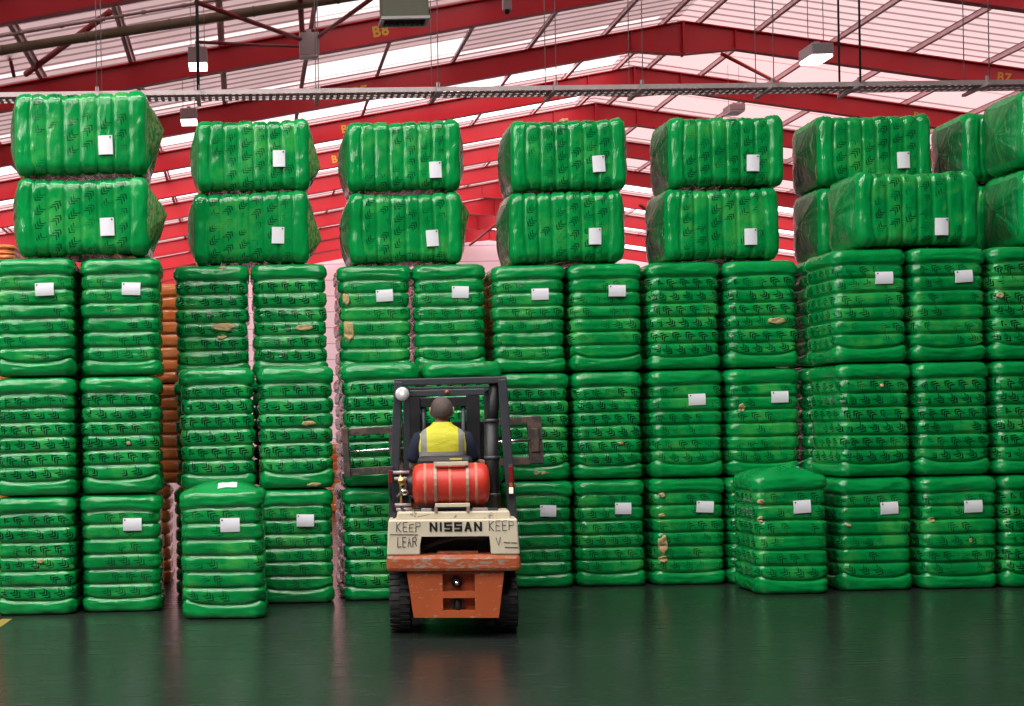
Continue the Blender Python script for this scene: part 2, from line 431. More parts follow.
# purlins run the length of the hall over the rafters
def purlin(x):
    z = rafter_z(x); mb = MB(); y0, y1 = 12.0, Y_FAR
    mb.box((x - .012, y0, z), (x + .012, y1, z + .20), M['purlin'])
    mb.box((x - .012, y0, z + .17), (x + .07, y1, z + .20), M['purlin'])
    mb.box((x - .09, y0, z), (x + .012, y1, z + .018), M['purlin'])
    for y in FRAMES:   # cleats
        mb.box((x + .012, y - .07, z - .0), (x + .03, y + .07, z + .16), M['galv'])
    struct(mb.build('purlin'))
offs = [0.55] + [2.35 * k for k in range(1, 15)]
for s_ in (-1, 1):
    for d_ in offs: purlin(RIDGE_X + s_ * d_)

# rooflights: translucent sheets, eave to ridge, one run in each bay of the near slope and more beyond
n_sky = [0]
def skylight(x0, x1, y0, y1, m):
    n_sky[0] += 1
    z0, z1 = rafter_z(x0) + .195, rafter_z(x1) + .195
    mb = MB(); k = 6
    v = []; f = []
    for i in range(k + 1):
        yy = y0 + (y1 - y0) * i / k; dz = 0.012 * (i % 2)
        v += [(x0, yy, z0 + dz), (x1, yy, z1 + dz)]
        if i: f.append((2 * i - 2, 2 * i - 1, 2 * i + 1, 2 * i))
    mb.add(v, f, m)
    struct(mb.build('window_%d' % n_sky[0]))
bays = list(zip(FRAMES[:-1], FRAMES[1:]))
for (a, b) in bays + [(76, 82)]:  # last run is added past the frames to brighten the far wall
    m = M['sky_near'] if a < 44 else M['sky_far']
    if a < 39:
        skylight(EAVE_L + 3, RIDGE_X - 0.8, b - 0.42, b - 0.14, M['sky_line'])
        skylight(2.0, 6.8, b - 2.0, b - 0.5, M['sky_near'])
    else:
        skylight(EAVE_L + 3, RIDGE_X - 0.8, b - (1.1 if a < 44 else 3.6), b - 0.2, M['sky_far'])
        skylight(RIDGE_X + 0.8, EAVE_R - 4, b - (3.8 if a < 56 else 2.6), b - 0.2, M['sky_pink'] if a < 56 else M['sky_far'])
for a in (-3, 3, 8):  # unseen strips added overhead, cut and boosted to light the bale fronts
    skylight(EAVE_L + 3, 6.0, a + .4, a + 1.2, M['sky_over'])

# walls of the far part of the hall
mb = MB()
mb.add([(EAVE_L, Y_FAR, 0), (EAVE_R, Y_FAR, 0), (EAVE_R, Y_FAR, rafter_z(EAVE_R) + .24), (RIDGE_X, Y_FAR, RIDGE_Z + .24), (EAVE_L, Y_FAR, rafter_z(EAVE_L) + .24)], [(0, 1, 2, 3, 4)], M['wall'])
struct(mb.build('wall_far'))
for nm, x in (('wall_left', EAVE_L), ('wall_right', EAVE_R)):
    mb = MB(); mb.add([(x, Y_NEAR, 0), (x, 26, 0), (x, 26, rafter_z(x) + .24), (x, Y_NEAR, rafter_z(x) + .24)], [(0, 1, 2, 3)], M['wall_grey']); mb.add([(x, 26, 0), (x, Y_FAR, 0), (x, Y_FAR, rafter_z(x) + .24), (x, 26, rafter_z(x) + .24)], [(0, 1, 2, 3)], M['wall'])
    struct(mb.build(nm))

mb = MB(); zt = lambda x: rafter_z(x) + .24
mb.add([(EAVE_L, Y_NEAR, 0), (EAVE_R, Y_NEAR, 0), (EAVE_R, Y_NEAR, zt(EAVE_R)), (RIDGE_X, Y_NEAR, zt(RIDGE_X)), (EAVE_L, Y_NEAR, zt(EAVE_L))], [(0, 1, 2, 3, 4)], M['wall_grey'])
struct(mb.build('wall_near'))
# roof bracing in the near bays
def brace(p, q, r=0.055, m='brace'):
    mb = MB(); mb.tube([at(*p), at(*q)], r, M[m], 10); struct(mb.build('brace_rod'))
brace((308, 42, 33.2), (196, 2, 29)); brace((314, 40, 33.2), (378, -6, 29)); brace((302, 30, 33.2), (300, -4, 30), 0.07)
brace((300, 47, 33.2), (196, 42, 31), 0.04); brace((110, 12, 30), (26, 74, 33.4), 0.08); brace((722, 54, 40.4), (788, 88, 44.6), 0.06, 'brace_lit')
brace((2, 24, 31), (14, 76, 33.4), 0.05); brace((330, 118, 46), (420, 100, 49.5), 0.07); brace((168, 150, 46), (190, 143, 49.5), 0.06)
brace((470, 245, 60), (520, 205, 55), 0.06); brace((640, 205, 60), (690, 240, 65), 0.08)
brace((158, 152, 45.4), (196, 138, 49.6), 0.07); brace((380, 120, 45.4), (455, 88, 49.6), 0.09)

# ------------------------------------------------------------------ services under the roof
# cable tray hung across the hall
TY = 16.2
def tray():
    pL, pR = at(-60, 95.5, TY), at(1100, 81, TY)
    root = empty('cable_tray', (pL.x, TY, pL.z))
    tag(root, 'long galvanised cable tray hung on wires across the hall above the bales', 'cable tray')
    L = pR.x - pL.x; sl = (pR.z - pL.z) / L
    for nm, yy in (('side_rail', 0.0), ('side_rail', 0.32)):
        mb = MB(); mb.bar((0, yy, 0), (L, yy, sl * L), 0.012, 0.055, M['galv'])
        mb.bar((0, yy + .015, .028), (L, yy + .015, sl * L + .028), 0.03, 0.006, M['galv']); mb.build(nm, root)
    mb = MB(); n = int(L / 0.085)
    for k in range(n):
        x = (k + .5) * L / n; mb.box((x - .022, 0, sl * x - .028), (x + .022, .32, sl * x - .022), M['galv'])
    mb.bar((0, .1, -.02), (L, .1, sl * L - .02), .03, .02, M['wire']); mb.bar((0, .2, -.018), (L, .2, sl * L - .018), .04, .024, M['galv'])
    mb.build('perforated_base', root)
    for px in (98, 198, 318, 437, 554, 640, 770, 856, 984):
        x = at(px, 92, TY).x - pL.x; z = sl * x
        mb = MB(); mb.bar((x, -.14, z - .045), (x, .46, z - .045), .05, .035, M['galv']); mb.box((x - .02, -.1, z - .045), (x + .02, -.07, z + .06), M['galv']); mb.build('hanger_bracket', root)
        for dy in (-.12, .44):
            X = pL.x + x; top = rafter_z(X) + .2 - pL.z
            mb = MB(); mb.tube([(x, dy, z), (x + 0.02, dy, top)], 0.006 if px not in (198, 856) else 0.013, M['wire'] if px not in (198, 856) else M['black'], 6); mb.build('hanger_wire', root)
tray()

# round duct and conduit below the near rafters
mb = MB(); p, q = at(-40, 56.5, 30.5), at(380, -8, 30.5); mb.tube([p, q], .115, M['olive'], 18)
for k in range(5): c = p.lerp(q, .1 + .2 * k); d = (q - p).normalized() * .03; mb.tube([c - d, c + d], .125, M['olive'], 18)
tag(mb.build('duct'), 'olive round duct running up under the near dark red rafter', 'duct')
mb = MB(); p, q = at(-40, 43, 29.5), at(300, -14, 29.5); mb.tube([p, q], .035, M['galv'], 10)
for k in range(8): c = p.lerp(q, .06 + .12 * k); d = (q - p).normalized() * .05; mb.tube([c - d, c + d], .05, M['galv'], 10)
tag(mb.build('conduit'), 'thin grey conduit running just above the olive duct', 'conduit')

def hang_wires(root, xs, z0, r=.008):
    for x, y in xs:
        X, Y, Z = root.location
        mb = MB(); mb.tube([(x, y, z0), (x, y, rafter_z(X + x) + .2 - Z)], r, M['wire'], 6); mb.build('hanger_wire', root)
def lamp(px, py, d, w, h, label, lit=True, dp=None):
    c = at(px, py, d); root = empty('high_bay_lamp', c); dp = dp or w * 1.3
    tag(root, label, 'lamp', 'lamps hung from the roof')
    mb = MB(); mb.box((-w / 2, -dp / 2, -h / 2 + .05), (w / 2, dp / 2, h / 2), M['fixture'], .02); mb.build('housing', root)
    mb = MB(); mb.box((-w * .47, -dp * .47, -h / 2 - .0), (w * .47, dp * .47, -h / 2 + .06), M['lamp'] if lit else M['white'], .015); mb.build('lamp_lens', root)
    mb = MB(); mb.box((-.06, -.06, h / 2), (.06, .06, h / 2 + .1), M['fixture']); mb.build('gear_box', root)
    hang_wires(root, [(-w * .35, 0), (w * .35, 0)], h / 2)
lamp(198, 59, 30, .44, .42, 'lit lamp box on the thick black cable, under the dark rafter')
lamp(189, 117, 36, .46, .36, 'lit lamp box partly behind the bale tops, below the cable tray level')
lamp(816, 54, 26, .44, .28, 'lit white lamp box hanging alone before the ridge beam', dp=.62)
lamp(734, 110, 44, .52, .26, 'small unlit grey lamp box hung under the far side of the cable tray', False)
lamp(309, 46, 33.0, .50, .62, 'tall grey box fixed where the roof braces meet', False, .3)

c = at(404, 13, 22); root = empty('unit_heater', c)
tag(root, 'olive grey unit heater with a black louvred outlet in a white frame', 'heater')
mb = MB(); mb.box((-.39, -.22, -.12), (.39, .22, .40), M['heater'], .015); mb.build('housing', root)
mb = MB()
for a_, b_ in (((-.41, -.24), (.41, -.18)), ((-.41, .18), (.41, .24)), ((-.41, -.18), (-.35, .18)), ((.35, -.18), (.41, .18))):
    mb.box((a_[0], a_[1], -.17), (b_[0], b_[1], -.12), M['white'], .004)
mb.build('outlet_frame', root)
mb = MB(); mb.box((-.35, -.18, -.13), (.35, .18, -.121), M['black'])
for k in range(9):
    x = -.32 + k * .08; mb.box((x - .006, -.18, -.165), (x + .006, .18, -.13), M['black'])
mb.build('louvre', root)
hang_wires(root, [(-.33, -.2), (.33, -.2)], .34, .012)
c = at(507, 5, 30); root = empty('detector_box', c); tag(root, 'small grey detector box on the underside of the dark red rafter', 'detector')
mb = MB(); mb.box((-.1, -.08, -.12), (.1, .08, .3), M['fixture'], .01); mb.build('housing', root)
mb = MB(); mb.lathe([(.05, -.2), (.06, -.12)], M['black'], 'Z'); mb.build('sensor', root)

# ------------------------------------------------------------------ bales
BW, BD, BL, NSEG = 0.738, 0.705, 1.095, 8
def bale_mesh(seed, film, film_end, cap, laid=False, tent=0.014):
    """upright wrapped bale: eight bands squeezed between straps, pillowed ends"""
    rng = random.Random(seed); bm = bmesh.new()
    uvl = bm.loops.layers.uv.new('wrap')
    hx, hy, rc = BW / 2, BD / 2, 0.10
    per = []                                          # rounded rectangle, starts at the back centre
    def side(n, f): return [f(k / n) for k in range(n)]
    nS, nC = 14, 7
    for (cx, cy, a0) in ((hx - rc, hy - rc, 90), (hx - rc, -hy + rc, 0), (-hx + rc, -hy + rc, -90), (-hx + rc, hy - rc, -180)):
        nxt = {90: ((hx, hy - rc), (hx, -hy + rc)), 0: ((hx - rc, -hy), (-hx + rc, -hy)), -90: ((-hx, -hy + rc), (-hx, hy - rc)), -180: ((-hx + rc, hy), (hx - rc, hy))}[a0]
        for k in range(nC):
            a = R(a0 - 90 * k / nC); per.append((cx + rc * math.cos(a), cy + rc * math.sin(a)))
        p, q = nxt
        for k in range(nS): per.append((p[0] + (q[0] - p[0]) * k / nS, p[1] + (q[1] - p[1]) * k / nS))
    n = len(per); arc = [0.0]
    for k in range(n): arc.append(arc[-1] + math.dist(per[k], per[(k + 1) % n]))
    T = arc[-1]
    # band boundaries, a little uneven
    bnd = [0.0]
    for i in range(NSEG):
        w = {0: 0.92, NSEG - 1: 1.04}.get(i, 1.0) * rng.uniform(0.96, 1.04); bnd.append(bnd[-1] + w)
    bnd = [b / bnd[-1] * BL for b in bnd]
    jog = [(rng.uniform(-.005, .005), rng.uniform(-.005, .005), rng.uniform(-.009, .003)) for _ in range(NSEG)]
    jog[0] = (0, 0, .004); jog[-1] = (0, 0, .012)
    smile, frown = rng.uniform(.03, .075), rng.uniform(.0, .03)
    fold = rng.uniform(-1, 1)
    SUB = 10; rows = []
    o3 = Vector((seed * 7.3, seed * 3.1, seed * 1.7))
    for i in range(NSEG):
        for j in range(SUB):
            rows.append((i, j / SUB))
    rows.append((NSEG - 1, 1.0))
    grid = []
    for (i, t) in rows:
        ring = []
        z0 = bnd[i] + (bnd[i + 1] - bnd[i]) * t
        q = abs(2 * t - 1)
        prof = (1 - q ** 4.2) ** 0.5                   # 0 in the groove, 1 on the bulge
        depth = 0.042 if not laid else 0.026
        ins = depth * (1 - prof)
        endr = 0.0
        if i == 0 and t < .5: ins = (0.055 if not laid else .085) * (1 - math.sqrt(max(0, 1 - (1 - 2 * t) ** 2)))
        if i == NSEG - 1 and t > .5: ins = (0.075 if not laid else .095) * (1 - math.sqrt(max(0, 1 - (2 * t - 1) ** 2)))
        for k in range(n):
            x, y = per[k]
            sx = x / hx; fy = y / hy
            z = z0
            edge = (abs(sx) if abs(fy) > abs(sx) else abs(fy))
            wz = 0.0
            if i <= 1:                                 # bottom fold turns up at the corners
                wgt = max(0, 1 - abs((i + t) - 1.0)); wz += smile * edge ** 4 * wgt + .012 * fold * sx * wgt
            if i >= NSEG - 2:
                wgt = max(0, 1 - abs((i + t) - (NSEG - 1.0))); wz -= frown * edge ** 4 * wgt + .012 * fold * sx * wgt
            z += wz
            nv = Vector((x * 2.2, y * 2.2, z * 2.2)) + o3
            lump = noise.noise(nv) * .012 + noise.noise(Vector((x * 5, y * 5, z * 16)) + o3) * .006 * prof
            wr = (1 - abs(noise.noise(Vector((x * 9, y * 9, z * 26)) + o3 * 2))) ** 6 * .007
            if i in (0, NSEG - 1): wr *= 1.8
            gz = noise.noise(Vector((x * 3, y * 3, i * 5.0 + 2)) + o3) * .008 * (1 if 0 < i else 0) * (1 if 0 < t < 1 else 1)
            if (i == 0 and t == 0) or (i == NSEG - 1 and t == 1): gz = 0
            l = math.hypot(x, y)
            # move along the outline's inward direction
            s = 1 - (ins - jog[i][2] - lump - wr) / l
            ring.append(bm.verts.new((x * s + jog[i][0], y * s + jog[i][1], z + gz)))
        grid.append(ring)
    def quad(vs, mi, uvs):
        f = bm.faces.new(vs); f.material_index = mi; f.smooth = True
        for lp, uv in zip(f.loops, uvs): lp[uvl].uv = uv
    for r_ in range(len(grid) - 1):
        i = rows[r_][0]
        mi = 1 if i in (0, NSEG - 1) else 0
        for k in range(n):
            k2 = (k + 1) % n
            u0, u1 = T / 2 - arc[k], T / 2 - arc[k + 1]
            v0 = bnd[i] + (bnd[i + 1] - bnd[i]) * rows[r_][1]; i2, t2 = rows[r_ + 1]; v1 = bnd[i2] + (bnd[i2 + 1] - bnd[i2]) * t2
            # straight rows in print space: one row of print per band
            V0 = (i + rows[r_][1]) * 0.13875; V1 = (i2 + t2) * 0.13875
            quad((grid[r_][k], grid[r_ + 1][k], grid[r_ + 1][k2], grid[r_][k2]), mi, ((u0, V0), (u0, V1), (u1, V1), (u1, V0)))
    # ends: rings drawn in to a knot
    for ring, zz, sg, flip in ((grid[0], 0.0, -1, False), (grid[-1], BL, 1, True)):
        prev = ring; K = 7
        for q_ in range(1, K + 1):
            f_ = 1 - q_ / K
            cur = []
            for k in range(n):
                v = ring[k].co
                ang = k / n * 2 * PI
                pl = noise.noise(Vector((math.cos(ang) * 7, math.sin(ang) * 7, seed + q_ * .25))) * (.009 if laid else .007)
                dome = (.065 if laid else (tent if sg > 0 else 0)) * (1 - f_ ** 2)
                zt = zz + (v.z - zz) * f_ * f_
                if sg < 0 and not laid: pl = abs(pl) * .3; 
                if q_ == K: pl = 0
                cur.append(bm.verts.new((v.x * f_ if q_ < K else 0, v.y * f_ if q_ < K else 0, zt + sg * (dome + pl))) if q_ < K or k == 0 else cur[0])
            for k in range(n):
                k2 = (k + 1) % n
                vs = [prev[k], cur[k], cur[k2], prev[k2]] if flip else [prev[k], prev[k2], cur[k2], cur[k]]
                uvs0 = {prev[k]: (k / n, 1 - (q_ - 1) / K), prev[k2]: ((k + 1) / n, 1 - (q_ - 1) / K), cur[k]: (k / n, 1 - q_ / K), cur[k2]: ((k + 1) / n, 1 - q_ / K)}
                uniq = list(dict.fromkeys(vs))
                if len(uniq) >= 3: quad(uniq, 2, [uvs0[w] for w in uniq])
            prev = cur
    bmesh.ops.recalc_face_normals(bm, faces=bm.faces)
    me = bpy.data.meshes.new('wrapped_bale'); bm.to_mesh(me); bm.free()
    for m in (film, film_end, cap): me.materials.append(m)
    return me
# surface point on the front face (y = -BD/2): used to lay labels and tears on the film
def front_y(z, extra=0.004):
    q = (z / BL * NSEG) % 1.0; q = abs(2 * q - 1)
    return -(BD / 2 - 0.042 * (1 - (1 - q ** 4.2) ** .5)) - extra
def label_mesh(x0, z0, w, h, rot, seed):
    mb = MB(); n = 8; v = []; f = []
    rng = random.Random(seed)
    cr, sr = math.cos(rot), math.sin(rot)
    for j in range(n + 1):
        for i in range(n + 1):
            a, b = (i / n - .5) * w, (j / n - .5) * h
            x, z = x0 + a * cr - b * sr, z0 + a * sr + b * cr
            bulge = .010 + .012 * (1 - (2 * (j / n) - 1) ** 2) * .6
            v.append((x, -BD / 2 - bulge - .006, z))
    for j in range(n):
        for i in range(n): f.append((j * (n + 1) + i, j * (n + 1) + i + 1, (j + 1) * (n + 1) + i + 1, (j + 1) * (n + 1) + i))
    mb.add(v, f, M['paper'], True)
    # a rim so that the sheet has thickness and reaches the film
    rim = [0 + i for i in range(n)] + [n + j * (n + 1) for j in range(n)] + [(n + 1) * (n + 1) - 1 - i for i in range(n)] + [n * (n + 1) - j * (n + 1) for j in range(n)]
    rv = [v[k] for k in rim]; rb = [(q[0], q[1] + .012, q[2]) for q in rv]; m_ = len(rv)
    mb.add(rv + rb, [(k, (k + 1) % m_, m_ + (k + 1) % m_, m_ + k) for k in range(m_)], M['paper'])
    # punched corner dot
    a, b = -w * .40, h * .36; cx, cz = x0 + a * cr - b * sr, z0 + a * sr + b * cr
    ds = [(cx + .008 * math.cos(k * PI / 6), -BD / 2 - .025, cz + .008 * math.sin(k * PI / 6)) for k in range(12)]
    mb.add(ds, [tuple(range(12))], M['ink'])
    return mb.mesh('paper_label')
def tear_mesh(x0, z0, w, h, seed):
    """ragged hole in the film where the packed fibre bulges out"""
    mb = MB(); n = 26; K = 6; rng = random.Random(seed); rings = []; f = []; v = []
    for q in range(K + 1):
        s = 1 - q / (K + .0)
        for k in range(n):
            a = 2 * PI * k / n
            rr = 1 + .38 * noise.noise(Vector((math.cos(a) * 1.8, math.sin(a) * 1.8, seed * 3.3)))
            x = x0 + w / 2 * s * rr * math.cos(a); z = z0 + h / 2 * s * rr * math.sin(a)
            lift = (.0 if q == 0 else .014 + .010 * noise.noise(Vector((x * 40, z * 40, seed))))
            v.append((x, front_y(z, .002) - lift if q else front_y(z, -.012), z))
    for q in range(K):
        for k in range(n): f.append((q * n + k, q * n + (k + 1) % n, (q + 1) * n + (k + 1) % n, (q + 1) * n + k))
    mb.add(v, f, M['fibre'], True); return mb.mesh('exposed_fibre')
def loose_mesh(seed, reach, end=1):
    """slack clear film standing off one end of a bale, drawn to an off-centre peak"""
    mb = MB(); n = 40; K = 7; v = []; f = []; rng = random.Random(seed)
    px, py = rng.uniform(-.22, .22), rng.uniform(-.30, -.1)
    for q in range(K + 1):
        s = q / K
        for k in range(n):
            a = 2 * PI * k / n
            c, sn = math.cos(a), math.sin(a)
            e = 1 / max(abs(c), abs(sn)) ** .75
            x, y = c * e * BW / 2 * .97, sn * e * BD / 2 * .97
            f_ = 1 - s ** 1.3
            z = reach * s ** .8 + noise.noise(Vector((c * 6, sn * 6, seed + s * 1.5))) * .028 * math.sin(PI * min(1, s + .15)) - .07 * (1 - s)
            X = px + (x - px) * f_; Y = py + (y - py) * f_
            v.append((X, Y, (BL + z) if end > 0 else (-z)))
    for q in range(K):
        for k in range(n): f.append((q * n + k, q * n + (k + 1) % n, (q + 1) * n + (k + 1) % n, (q + 1) * n + k))
    mb.add(v, f, M['loose'], True); return mb.mesh('loose_film')

UP = [bale_mesh(s, M['film'], M['film_plain'], M['film_plain']) for s in range(1, 7)]
TENT = [bale_mesh(s, M['film'], M['film_plain'], M['film_plain'], False, .075) for s in (7, 8)]
LAID = [bale_mesh(s, M['film'], M['film_plain'], M['pleat'], True) for s in range(11, 15)]
LAIDB = [bale_mesh(s, M['film'], M['film_plain'], M['pleat_brown'], True) for s in range(21, 25)]
ORG = [bale_mesh(s, M['film_orange'], M['film_orange'], M['pleat_orange']) for s in range(31, 33)]
rb = random.Random(5)
LIFT = 1.11
count = [0]
def bale(x, y, z, label, face, laid=False, meshes=None, yaw=0.0, lab=(.08, .775), tears=(), loose=None, scale=(1, 1, 1), group='green wrapped bales in the wall of stacks', cat='bale', slip=None):
    """x centre of the front face, y front face, z underside. face: 'label', 'print' or 'plain'"""
    count[0] += 1
    pool = meshes or (LAID if laid else UP)
    o = bpy.data.objects.new('wrapped_bale', pool[count[0] % len(pool)]); COL.objects.link(o)
    yaw += R(rb.uniform(-1.2, 1.2))
    flip = (face == 'print')
    S = Matrix.Diagonal((*scale, 1))
    if laid:
        # tipped over: the top end points along +X, the label face still looks out
        base = Matrix.Rotation(R(90), 4, 'Y') @ S @ Matrix.Translation((0, 0, -BL / 2))
        hz = (BW / 2 + .012) * scale[0]
        Mx = Matrix.Translation((x, y + BD / 2 * scale[1], z + hz)) @ Matrix.Rotation(yaw, 4, 'Z') @ base
    else:
        Mx = Matrix.Translation((x, y + BD / 2 * scale[1], z)) @ Matrix.Rotation(yaw + (PI if flip else 0), 4, 'Z') @ S
    o.matrix_world = Mx
    tag(o, label, cat, group)
    def child(name, me, lbl=None, back=False):
        c = bpy.data.objects.new(name, me); COL.objects.link(c); c.parent = o
        if back: c.rotation_euler = (0, 0, PI)
        if lbl: c['label'] = lbl
    if face == 'label':
        # landscape on the third band; the sheet was stuck on while the bale stood upright
        child('paper_label', label_mesh(lab[0] + rb.uniform(-.01, .01), lab[1], .172, .116, R(rb.uniform(-3, 3)), count[0]), 'white paper label')
    if slip:
        # a white slip lying on the bale's top
        me_ = o.data
        near = [v.co for v in me_.vertices if v.co.z > BL * .97]
        h = lambda x, y: sum(c.z / (1e-4 + (c.x - x) ** 2 + (c.y - y) ** 2) ** 2 for c in near) / sum(1 / (1e-4 + (c.x - x) ** 2 + (c.y - y) ** 2) ** 2 for c in near) + .006
        mb = MB(); v = []; n = 4
        for j in range(n + 1):
            for i in range(n + 1):
                x_, y_ = slip[0] + (i / n - .5) * .17, slip[1] + (j / n - .5) * .11; v.append((x_, y_, h(x_, y_)))
        v2 = [(a, b, c - .004) for a, b, c in v]; q = (n + 1) ** 2
        f = [(j * (n + 1) + i, j * (n + 1) + i + 1, (j + 1) * (n + 1) + i + 1, (j + 1) * (n + 1) + i) for j in range(n) for i in range(n)]
        mb.add(v + v2, f + [tuple(q + k for k in reversed(t)) for t in f], M['paper'], True); child('paper_slip', mb.mesh('paper_slip'), 'white paper slip on top')
    for (tx, tz, tw, th) in tears:
        child('exposed_fibre', tear_mesh(tx, tz, tw, th, count[0] + tx * 9), 'beige fibre showing through torn film', back=flip)
    if loose:
        child('loose_film', loose_mesh(count[0], abs(loose), 1 if loose > 0 else -1), 'slack clear film at the bale end')
    return o

def px_bale(pxc, d, layer, label, face, zoff=0.0, **kw):
    z = layer * LIFT + zoff
    return bale(xat(pxc, z + .55, d), d, z, label, face, **kw)

LS, SS = "on the forklift's lamp side", "on the forklift's pipe side"
G = 'green bale'
# --- two stacks at the end of the wall, flush with the frame edge
px_bale(34.5, 12.05, 0, f'chevron-printed green bale at the foot of the fourth stack out {LS}', 'print', tears=[(.05, .50, .07, .04)])
px_bale(34.0, 12.05, 1, f'chevron-printed green bale midway up the fourth stack out {LS}', 'print')
px_bale(33.0, 12.05, 2, f'labelled green bale third up in the fourth stack out {LS}', 'label', lab=(.10, .80))
px_bale(120.5, 12.15, 0, f'labelled green bale at the foot of the third stack out {LS}', 'label', lab=(.12, .82))
px_bale(120.0, 12.15, 1, f'chevron-printed green bale midway up the third stack out {LS}', 'print', tears=[(.07, .47, .05, .03)])
px_bale(120.0, 12.15, 2, f'labelled green bale third up in the third stack out {LS}', 'label', lab=(.10, .80))
# --- front row pair, two high, with one bale pulled out before it
px_bale(224.5, 11.55, 0, f'green bale pulled forward before the second stack out {LS}', 'label', lab=(.08, .80), yaw=R(-3), scale=(1, 1, 1.05), meshes=TENT, slip=(.05, -.22))
b_ = px_bale(218, 12.5, 0, 'green bale out of sight behind the one pulled forward beside the forklift', 'print', scale=(0.965, 1, 1))
px_bale(297, 12.5, 0, f'labelled green bale on the floor, first stack out {LS}', 'label', lab=(.10, .80), scale=(0.965, 1, 1))
px_bale(217.0, 12.5, 1, f'chevron-printed green bale above the pulled-forward bale {LS}', 'print', scale=(0.965, 1, 1.07))
px_bale(296.5, 12.5, 1, f'second green bale up, nearest stack to the forklift {LS}', 'print', tears=[(.12, .58, .16, .05), (.16, .03, .15, .04)], scale=(0.965, 1, 1.07))
# --- back row behind that pair
BK = 13.32
B3 = 13.42
px_bale(212.0, BK, 2, f'green bale with two-part beige tear, set back {LS}', 'print', tears=[(.12, .49, .22, .085), (.10, .40, .10, .05), (.12, 1.07, .07, .03)], scale=(1.025, 1, 1.055))
px_bale(290.0, BK, 2, f'green bale with single beige tear, set back {LS}', 'print', tears=[(.13, .47, .19, .07)], scale=(1.025, 1, 1.055))
for k in (0, 1):
    for px in (212, 290): px_bale(px, BK, k, 'green bale out of sight in the back row under the set-back bales', 'print', group='hidden bales in the back row')
# --- behind the forklift
px_bale(381.5, 12.6, 0, 'green bale on the floor behind the forklift, at its gas valve', 'print')
px_bale(464, 12.6, 0, 'green bale on the floor hidden behind the forklift body', 'print')
px_bale(382.5, 12.6, 1, 'green bale behind the forklift roof, between its clamp arm and round lamp', 'print', scale=(1, 1, 1.09))
px_bale(464.5, 12.6, 1, "green bale behind the driver's head and forklift mast", 'print', scale=(1, 1, 1.09))
px_bale(375.0, B3, 2, 'labelled green bale with a torn edge, set back above the forklift', 'label', lab=(.10, .79), tears=[(-.28, .44, .11, .22), (-.30, .76, .07, .12)], scale=(1, 1, 1.035))
px_bale(450.5, B3, 2, 'labelled green bale with intact film, set back above the forklift', 'label', lab=(.10, .81), scale=(1, 1, 1.035))
for k in (0, 1):
    for px in (376, 452): px_bale(px, B3, k, 'green bale out of sight in the back row under the set-back bales', 'print', group='hidden bales in the back row')
# --- four stacks beyond the forklift
px_bale(539.5, BK, 0, f'labelled green bale at the foot of the first stack out {SS}', 'label', lab=(.10, .79), scale=(0.945, 1, 1))
px_bale(536.5, BK, 1, f'green bale with beige scuff below, midway up first stack out {SS}', 'print', tears=[(.04, .07, .20, .04)], scale=(0.945, 1, 1))
px_bale(530.5, BK, 2, f'labelled green bale topping the uprights of first stack out {SS}', 'label', lab=(.11, .79))
px_bale(612.5, BK, 0, f'labelled green bale at the foot of the second stack out {SS}', 'label', lab=(.12, .80), scale=(0.945, 1, 1))
px_bale(609.5, BK, 1, f'chevron-printed green bale midway up the second stack out {SS}', 'print', tears=[(.12, .36, .06, .03)], scale=(0.945, 1, 1))
px_bale(607.0, BK, 2, f'labelled green bale topping the uprights of the second stack out {SS}', 'label', lab=(.10, .81))
px_bale(690.0, BK, 0, f'green bale with beige edge tears, foot of third stack {SS}', 'label', lab=(.15, .80), tears=[(-.28, .42, .10, .20), (-.28, .27, .09, .07), (-.28, .93, .06, .05), (-.29, .72, .06, .04)])
px_bale(687.5, BK, 1, f'labelled green bale midway up the third stack out {SS}', 'label', lab=(.10, .79))
px_bale(685.0, BK, 2, f'chevron-printed green bale topping the uprights of the third stack out {SS}', 'print')
px_bale(766.5, BK, 0, f'green bale out of sight behind the lone bale pulled forward {SS}', 'print', group='hidden bales in the back row')
px_bale(765.0, BK, 1, f'labelled green bale above and behind the lone bale {SS}', 'label', lab=(.15, .80), tears=[(-.24, .70, .07, .08)])
px_bale(763.5, BK, 2, f'green bale with brown tear topping the uprights of fourth stack {SS}', 'print', tears=[(.14, .47, .20, .075)])
px_bale(794.5, 12.45, 0, f'lone green bale pulled forward of the fourth stack out {SS}', 'label', lab=(.10, .80), tears=[(-.31, .85, .07, .05), (-.32, .69, .05, .06)], scale=(.93, 1, 1.05), yaw=R(-1.5), meshes=TENT, slip=(.22, -.10))
# --- nearer stacks beyond them
FR = 12.6
px_bale(877.0, FR, 0, f'labelled green bale at the foot of the fifth stack out {SS}', 'label', lab=(.12, .80), tears=[(-.28, .64, .04, .03)], scale=(0.965, 1, 1))
px_bale(876.0, FR, 1, f'chevron-printed green bale midway up the fifth stack out {SS}', 'print', tears=[(.06, .88, .04, .03)], scale=(0.965, 1, 1))
px_bale(871.5, FR, 2, f'labelled green bale under the big laid bale, fifth stack out {SS}', 'label', lab=(.13, .81), scale=(0.965, 1, 1))
px_bale(961.0, FR, 0, f'labelled green bale at the foot of the sixth stack out {SS}', 'label', lab=(.12, .80), tears=[(.08, .47, .03, .05), (-.28, .68, .06, .05)])
px_bale(954.5, FR, 1, f'chevron-printed green bale midway up the sixth stack out {SS}', 'print', scale=(0.965, 1, 1))
px_bale(950.0, FR, 2, f'labelled green bale topping the uprights of the sixth stack out {SS}', 'label', lab=(.14, .81), scale=(0.965, 1, 1))
px_bale(1043, FR, 0, f'frame-cut green bale at the foot of seventh stack {SS}', 'print')
px_bale(1035, FR, 1, f'frame-cut green bale midway up the seventh stack {SS}', 'print')
